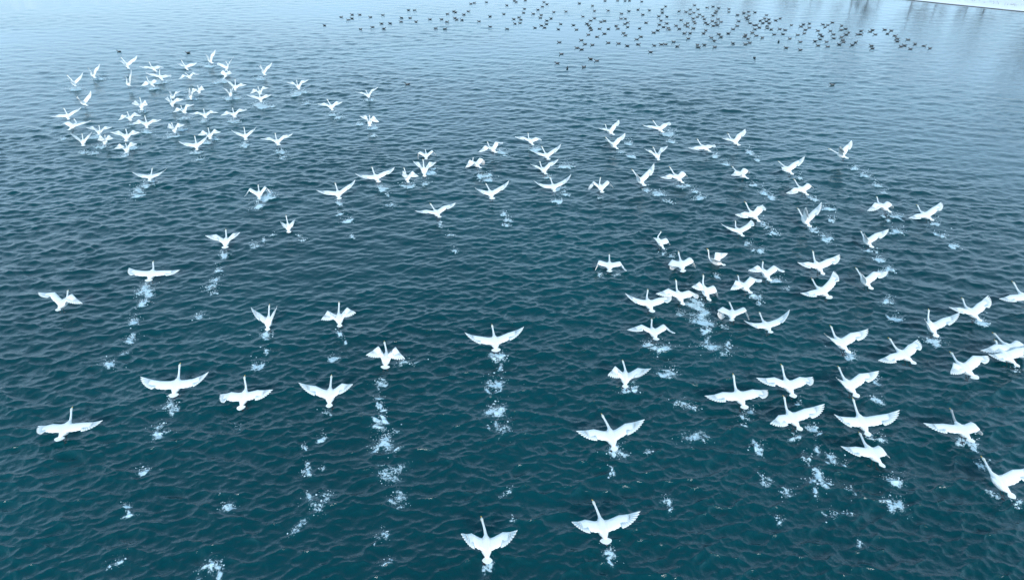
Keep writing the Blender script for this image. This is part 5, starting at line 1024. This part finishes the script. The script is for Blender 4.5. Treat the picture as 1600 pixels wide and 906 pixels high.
    ("second from left of black ducks facing right in the middle rows, middle of dense part", "ducks floating in a raft on the far water"),
    ("second from left of brown ducks facing left in the middle rows, middle of dense part", "ducks floating in a raft on the far water"),
    ("third from left of grey-sided ducks facing left in the lower rows, middle of dense part", "ducks floating in a raft on the far water"),
    ("fourth from left of grey-sided ducks facing left in the lower rows, middle of dense part", "ducks floating in a raft on the far water"),
    ("second from left of grey-sided ducks facing left in the lower rows, middle of dense part", "ducks floating in a raft on the far water"),
    ("only black duck facing left along the lower edge, middle of dense part of raft", "ducks floating in a raft on the far water"),
    ("second from left of grey-sided ducks facing left along the lower edge, middle of dense part", "ducks floating in a raft on the far water"),
    ("only black duck facing right in the lower rows, middle of dense part of raft", "ducks floating in a raft on the far water"),
    ("leftmost of grey-sided ducks facing left along the lower edge, dense part's right", "ducks floating in a raft on the far water"),
    ("leftmost of grey-sided ducks facing left in the lower rows, dense part's right", "ducks floating in a raft on the far water"),
    ("leftmost of grey-sided ducks facing left in the middle rows, dense part's right", "ducks floating in a raft on the far water"),
    ("second from left of grey-sided ducks facing left in the middle rows, dense part's right", "ducks floating in a raft on the far water"),
    ("leftmost of black ducks facing left in the second row, dense part's right", "ducks floating in a raft on the far water"),
    ("only brown duck facing left in the second row, dense part's right of raft", "ducks floating in a raft on the far water"),
    ("second from left of black ducks facing left in the second row, dense part's right", "ducks floating in a raft on the far water"),
    ("third from left of black ducks facing left in the second row, dense part's right", "ducks floating in a raft on the far water"),
    ("second from left of grey-sided ducks facing left in the second row, dense part's right", "ducks floating in a raft on the far water"),
    ("leftmost of grey-sided ducks facing left in the second row, dense part's right", "ducks floating in a raft on the far water"),
    ("leftmost of black ducks facing right in the middle rows, dense part's right", "ducks floating in a raft on the far water"),
    ("leftmost of black ducks facing left in the middle rows, dense part's right", "ducks floating in a raft on the far water"),
    ("leftmost of brown ducks facing left in the middle rows, dense part's right", "ducks floating in a raft on the far water"),
    ("fourth from left of grey-sided ducks facing left in the lower rows, dense part's right", "ducks floating in a raft on the far water"),
    ("third from left of grey-sided ducks facing left in the lower rows, dense part's right", "ducks floating in a raft on the far water"),
    ("second from left of grey-sided ducks facing left in the lower rows, dense part's right", "ducks floating in a raft on the far water"),
    ("only brown duck facing left in the lower rows, dense part's right of raft", "ducks floating in a raft on the far water"),
    ("only grey-sided duck facing right in the lower rows, dense part's right of raft", "ducks floating in a raft on the far water"),
    ("third from left of grey-sided ducks facing left along the lower edge, dense part's right", "ducks floating in a raft on the far water"),
    ("second from left of grey-sided ducks facing left along the lower edge, dense part's right", "ducks floating in a raft on the far water"),
    ("lone dark duck seen from behind just below the middle of the duck raft", "ducks floating in a raft on the far water"),
    ("third from left of grey-sided ducks facing left in the second row, dense part's right", "ducks floating in a raft on the far water"),
    ("third from left of grey-sided ducks facing left in the middle rows, dense part's right", "ducks floating in a raft on the far water"),
    ("only brown duck facing left in the middle rows, right of dense part of raft", "ducks floating in a raft on the far water"),
    ("second from left of brown ducks facing right in the middle rows, right of dense part", "ducks floating in a raft on the far water"),
    ("only grey-sided duck facing right in the middle rows, right of dense part of raft", "ducks floating in a raft on the far water"),
    ("second from left of black ducks facing right in the middle rows, dense part's right", "ducks floating in a raft on the far water"),
    ("third from left of black ducks facing left in the middle rows, dense part's right", "ducks floating in a raft on the far water"),
    ("second from left of black ducks facing left in the middle rows, dense part's right", "ducks floating in a raft on the far water"),
    ("leftmost of brown ducks facing right in the middle rows, right of dense part", "ducks floating in a raft on the far water"),
    ("leftmost of grey-sided ducks facing right in the middle rows, dense part's right", "ducks floating in a raft on the far water"),
    ("second from left of brown ducks facing left in the middle rows, dense part's right", "ducks floating in a raft on the far water"),
    ("second from left of grey-sided ducks facing right in the middle rows, dense part's right", "ducks floating in a raft on the far water"),
    ("fourth from left of grey-sided ducks facing left in the middle rows, dense part's right", "ducks floating in a raft on the far water"),
    ("only grey-sided duck facing right in the lower rows, right of dense part of raft", "ducks floating in a raft on the far water"),
    ("leftmost of grey-sided ducks facing left in the lower rows, right of dense part", "ducks floating in a raft on the far water"),
    ("leftmost of brown ducks facing left in the lower rows, right of dense part", "ducks floating in a raft on the far water"),
    ("fifth from left of grey-sided ducks facing left in the lower rows, dense part's right", "ducks floating in a raft on the far water"),
    ("sixth from left of grey-sided ducks facing left in the lower rows, dense part's right", "ducks floating in a raft on the far water"),
    ("leftmost of black ducks facing left in the lower rows, right of dense part", "ducks floating in a raft on the far water"),
    ("second from left of black ducks facing left in the lower rows, right of dense part", "ducks floating in a raft on the far water"),
    ("black duck seen end-on under the dense part of the duck raft", "ducks floating in a raft on the far water"),
    ("only brown duck facing left along the lower edge, right of dense part of raft", "ducks floating in a raft on the far water"),
    ("second from left of grey-sided ducks facing left in the lower rows, right of dense part", "ducks floating in a raft on the far water"),
    ("leftmost of grey-sided ducks facing left in the middle rows, right of dense part", "ducks floating in a raft on the far water"),
    ("second from left of grey-sided ducks facing left in the middle rows, right of dense part", "ducks floating in a raft on the far water"),
    ("only black duck facing left in the middle rows, right of dense part of raft", "ducks floating in a raft on the far water"),
    ("leftmost of black ducks facing left in the middle rows, thinning right part", "ducks floating in a raft on the far water"),
    ("leftmost of grey-sided ducks facing left in the middle rows, thinning right part", "ducks floating in a raft on the far water"),
    ("second from left of brown ducks facing left in the lower rows, right of dense part", "ducks floating in a raft on the far water"),
    ("fourth from left of grey-sided ducks facing left in the lower rows, right of dense part", "ducks floating in a raft on the far water"),
    ("third from left of grey-sided ducks facing left in the lower rows, right of dense part", "ducks floating in a raft on the far water"),
    ("leftmost of grey-sided ducks facing left along the lower edge, right of dense part", "ducks floating in a raft on the far water"),
    ("second from left of grey-sided ducks facing left along the lower edge, right of dense part", "ducks floating in a raft on the far water"),
    ("leftmost of grey-sided ducks facing left in the lower rows, thinning right part", "ducks floating in a raft on the far water"),
    ("second from left of grey-sided ducks facing left in the middle rows, thinning right part", "ducks floating in a raft on the far water"),
    ("third from left of grey-sided ducks facing left in the middle rows, thinning right part", "ducks floating in a raft on the far water"),
    ("fourth from left of grey-sided ducks facing left in the middle rows, thinning right part", "ducks floating in a raft on the far water"),
    ("second from left of black ducks facing left in the middle rows, thinning right part", "ducks floating in a raft on the far water"),
    ("third from left of grey-sided ducks facing left in the lower rows, thinning right part", "ducks floating in a raft on the far water"),
    ("second from left of grey-sided ducks facing left in the lower rows, thinning right part", "ducks floating in a raft on the far water"),
    ("second from left of black ducks facing left in the lower rows, thinning right part", "ducks floating in a raft on the far water"),
    ("leftmost of black ducks facing left in the lower rows, thinning right part", "ducks floating in a raft on the far water"),
    ("leftmost of black ducks facing left along the lower edge, thinning right part", "ducks floating in a raft on the far water"),
    ("leftmost of grey-sided ducks facing left along the lower edge, thinning right part", "ducks floating in a raft on the far water"),
    ("second from left of grey-sided ducks facing left along the lower edge, thinning right part", "ducks floating in a raft on the far water"),
    ("third from left of grey-sided ducks facing left along the lower edge, thinning right part", "ducks floating in a raft on the far water"),
    ("fifth from left of grey-sided ducks facing left in the middle rows, thinning right part", "ducks floating in a raft on the far water"),
    ("fifth from left of grey-sided ducks facing left in the lower rows, thinning right part", "ducks floating in a raft on the far water"),
    ("fourth from left of black ducks facing left in the lower rows, thinning right part", "ducks floating in a raft on the far water"),
    ("seventh from left of grey-sided ducks facing left in the lower rows, thinning right part", "ducks floating in a raft on the far water"),
    ("only brown duck facing left in the lower rows, thinning right part of raft", "ducks floating in a raft on the far water"),
    ("fourth from left of grey-sided ducks facing left in the lower rows, thinning right part", "ducks floating in a raft on the far water"),
    ("third from left of black ducks facing left in the lower rows, thinning right part", "ducks floating in a raft on the far water"),
    ("sixth from left of grey-sided ducks facing left in the lower rows, thinning right part", "ducks floating in a raft on the far water"),
    ("fourth from left of grey-sided ducks facing left along the lower edge, thinning right part", "ducks floating in a raft on the far water"),
    ("fifth from left of grey-sided ducks facing left along the lower edge, thinning right part", "ducks floating in a raft on the far water"),
    ("second from left of black ducks facing left along the lower edge, thinning right part", "ducks floating in a raft on the far water"),
    ("second from left of grey-sided ducks facing right in the lower rows, straggling right end", "ducks floating in a raft on the far water"),
    ("leftmost of grey-sided ducks facing left in the lower rows, straggling right end", "ducks floating in a raft on the far water"),
    ("leftmost of grey-sided ducks facing right in the lower rows, straggling right end", "ducks floating in a raft on the far water"),
    ("leftmost of grey-sided ducks facing right along the lower edge, straggling right end", "ducks floating in a raft on the far water"),
    ("leftmost of black ducks facing left along the lower edge, straggling right end", "ducks floating in a raft on the far water"),
    ("second from left of grey-sided ducks facing left in the lower rows, straggling right end", "ducks floating in a raft on the far water"),
    ("leftmost of brown ducks facing left in the lower rows, straggling right end", "ducks floating in a raft on the far water"),
    ("third from left of grey-sided ducks facing left in the lower rows, straggling right end", "ducks floating in a raft on the far water"),
    ("leftmost of grey-sided ducks facing left along the lower edge, straggling right end", "ducks floating in a raft on the far water"),
    ("second from left of black ducks facing left along the lower edge, straggling right end", "ducks floating in a raft on the far water"),
    ("second from left of brown ducks facing left in the lower rows, straggling right end", "ducks floating in a raft on the far water"),
    ("fourth from left of grey-sided ducks facing left in the lower rows, straggling right end", "ducks floating in a raft on the far water"),
    ("only brown duck facing right in the lower rows, straggling right end of raft", "ducks floating in a raft on the far water"),
    ("third from left of grey-sided ducks facing right in the lower rows, straggling right end", "ducks floating in a raft on the far water"),
    ("fifth from left of grey-sided ducks facing left in the lower rows, straggling right end", "ducks floating in a raft on the far water"),
    ("only brown duck facing left along the lower edge, straggling right end of raft", "ducks floating in a raft on the far water"),
    ("fourth from left of grey-sided ducks facing left along the lower edge, straggling right end", "ducks floating in a raft on the far water"),
    ("second from left of grey-sided ducks facing left along the lower edge, straggling right end", "ducks floating in a raft on the far water"),
    ("third from left of grey-sided ducks facing left along the lower edge, straggling right end", "ducks floating in a raft on the far water"),
    ("fifth from left of grey-sided ducks facing left along the lower edge, straggling right end", "ducks floating in a raft on the far water"),
    ("sixth from left of grey-sided ducks facing left along the lower edge, straggling right end", "ducks floating in a raft on the far water"),
    ("second from left of grey-sided ducks facing right along the lower edge, straggling right end", "ducks floating in a raft on the far water"),
    ("last dark duck at the right end of the duck raft", "ducks floating in a raft on the far water"),
    ("lone dark duck on blue water far below the raft of ducks, right side", "ducks floating in a raft on the far water"),
    ("single dark duck above the upper left flock of swans", "ducks floating in a raft on the far water"),
    ("single duck on open water right of the swans' upper flock", "ducks floating in a raft on the far water"),
    ("tiny pale duck left above the upper left flock of swans", "ducks floating in a raft on the far water")]
for (x, y, hdg, kind, li) in DUCKS:
    o = link("duck", DK[kind])
    o.location = (x, y, -.02); o.rotation_euler = (0, 0, D(hdg)); o.scale = (1.02, 1.02, .95)
    lab, grp = DLAB[li]
    tag(o, lab, "duck", grp)
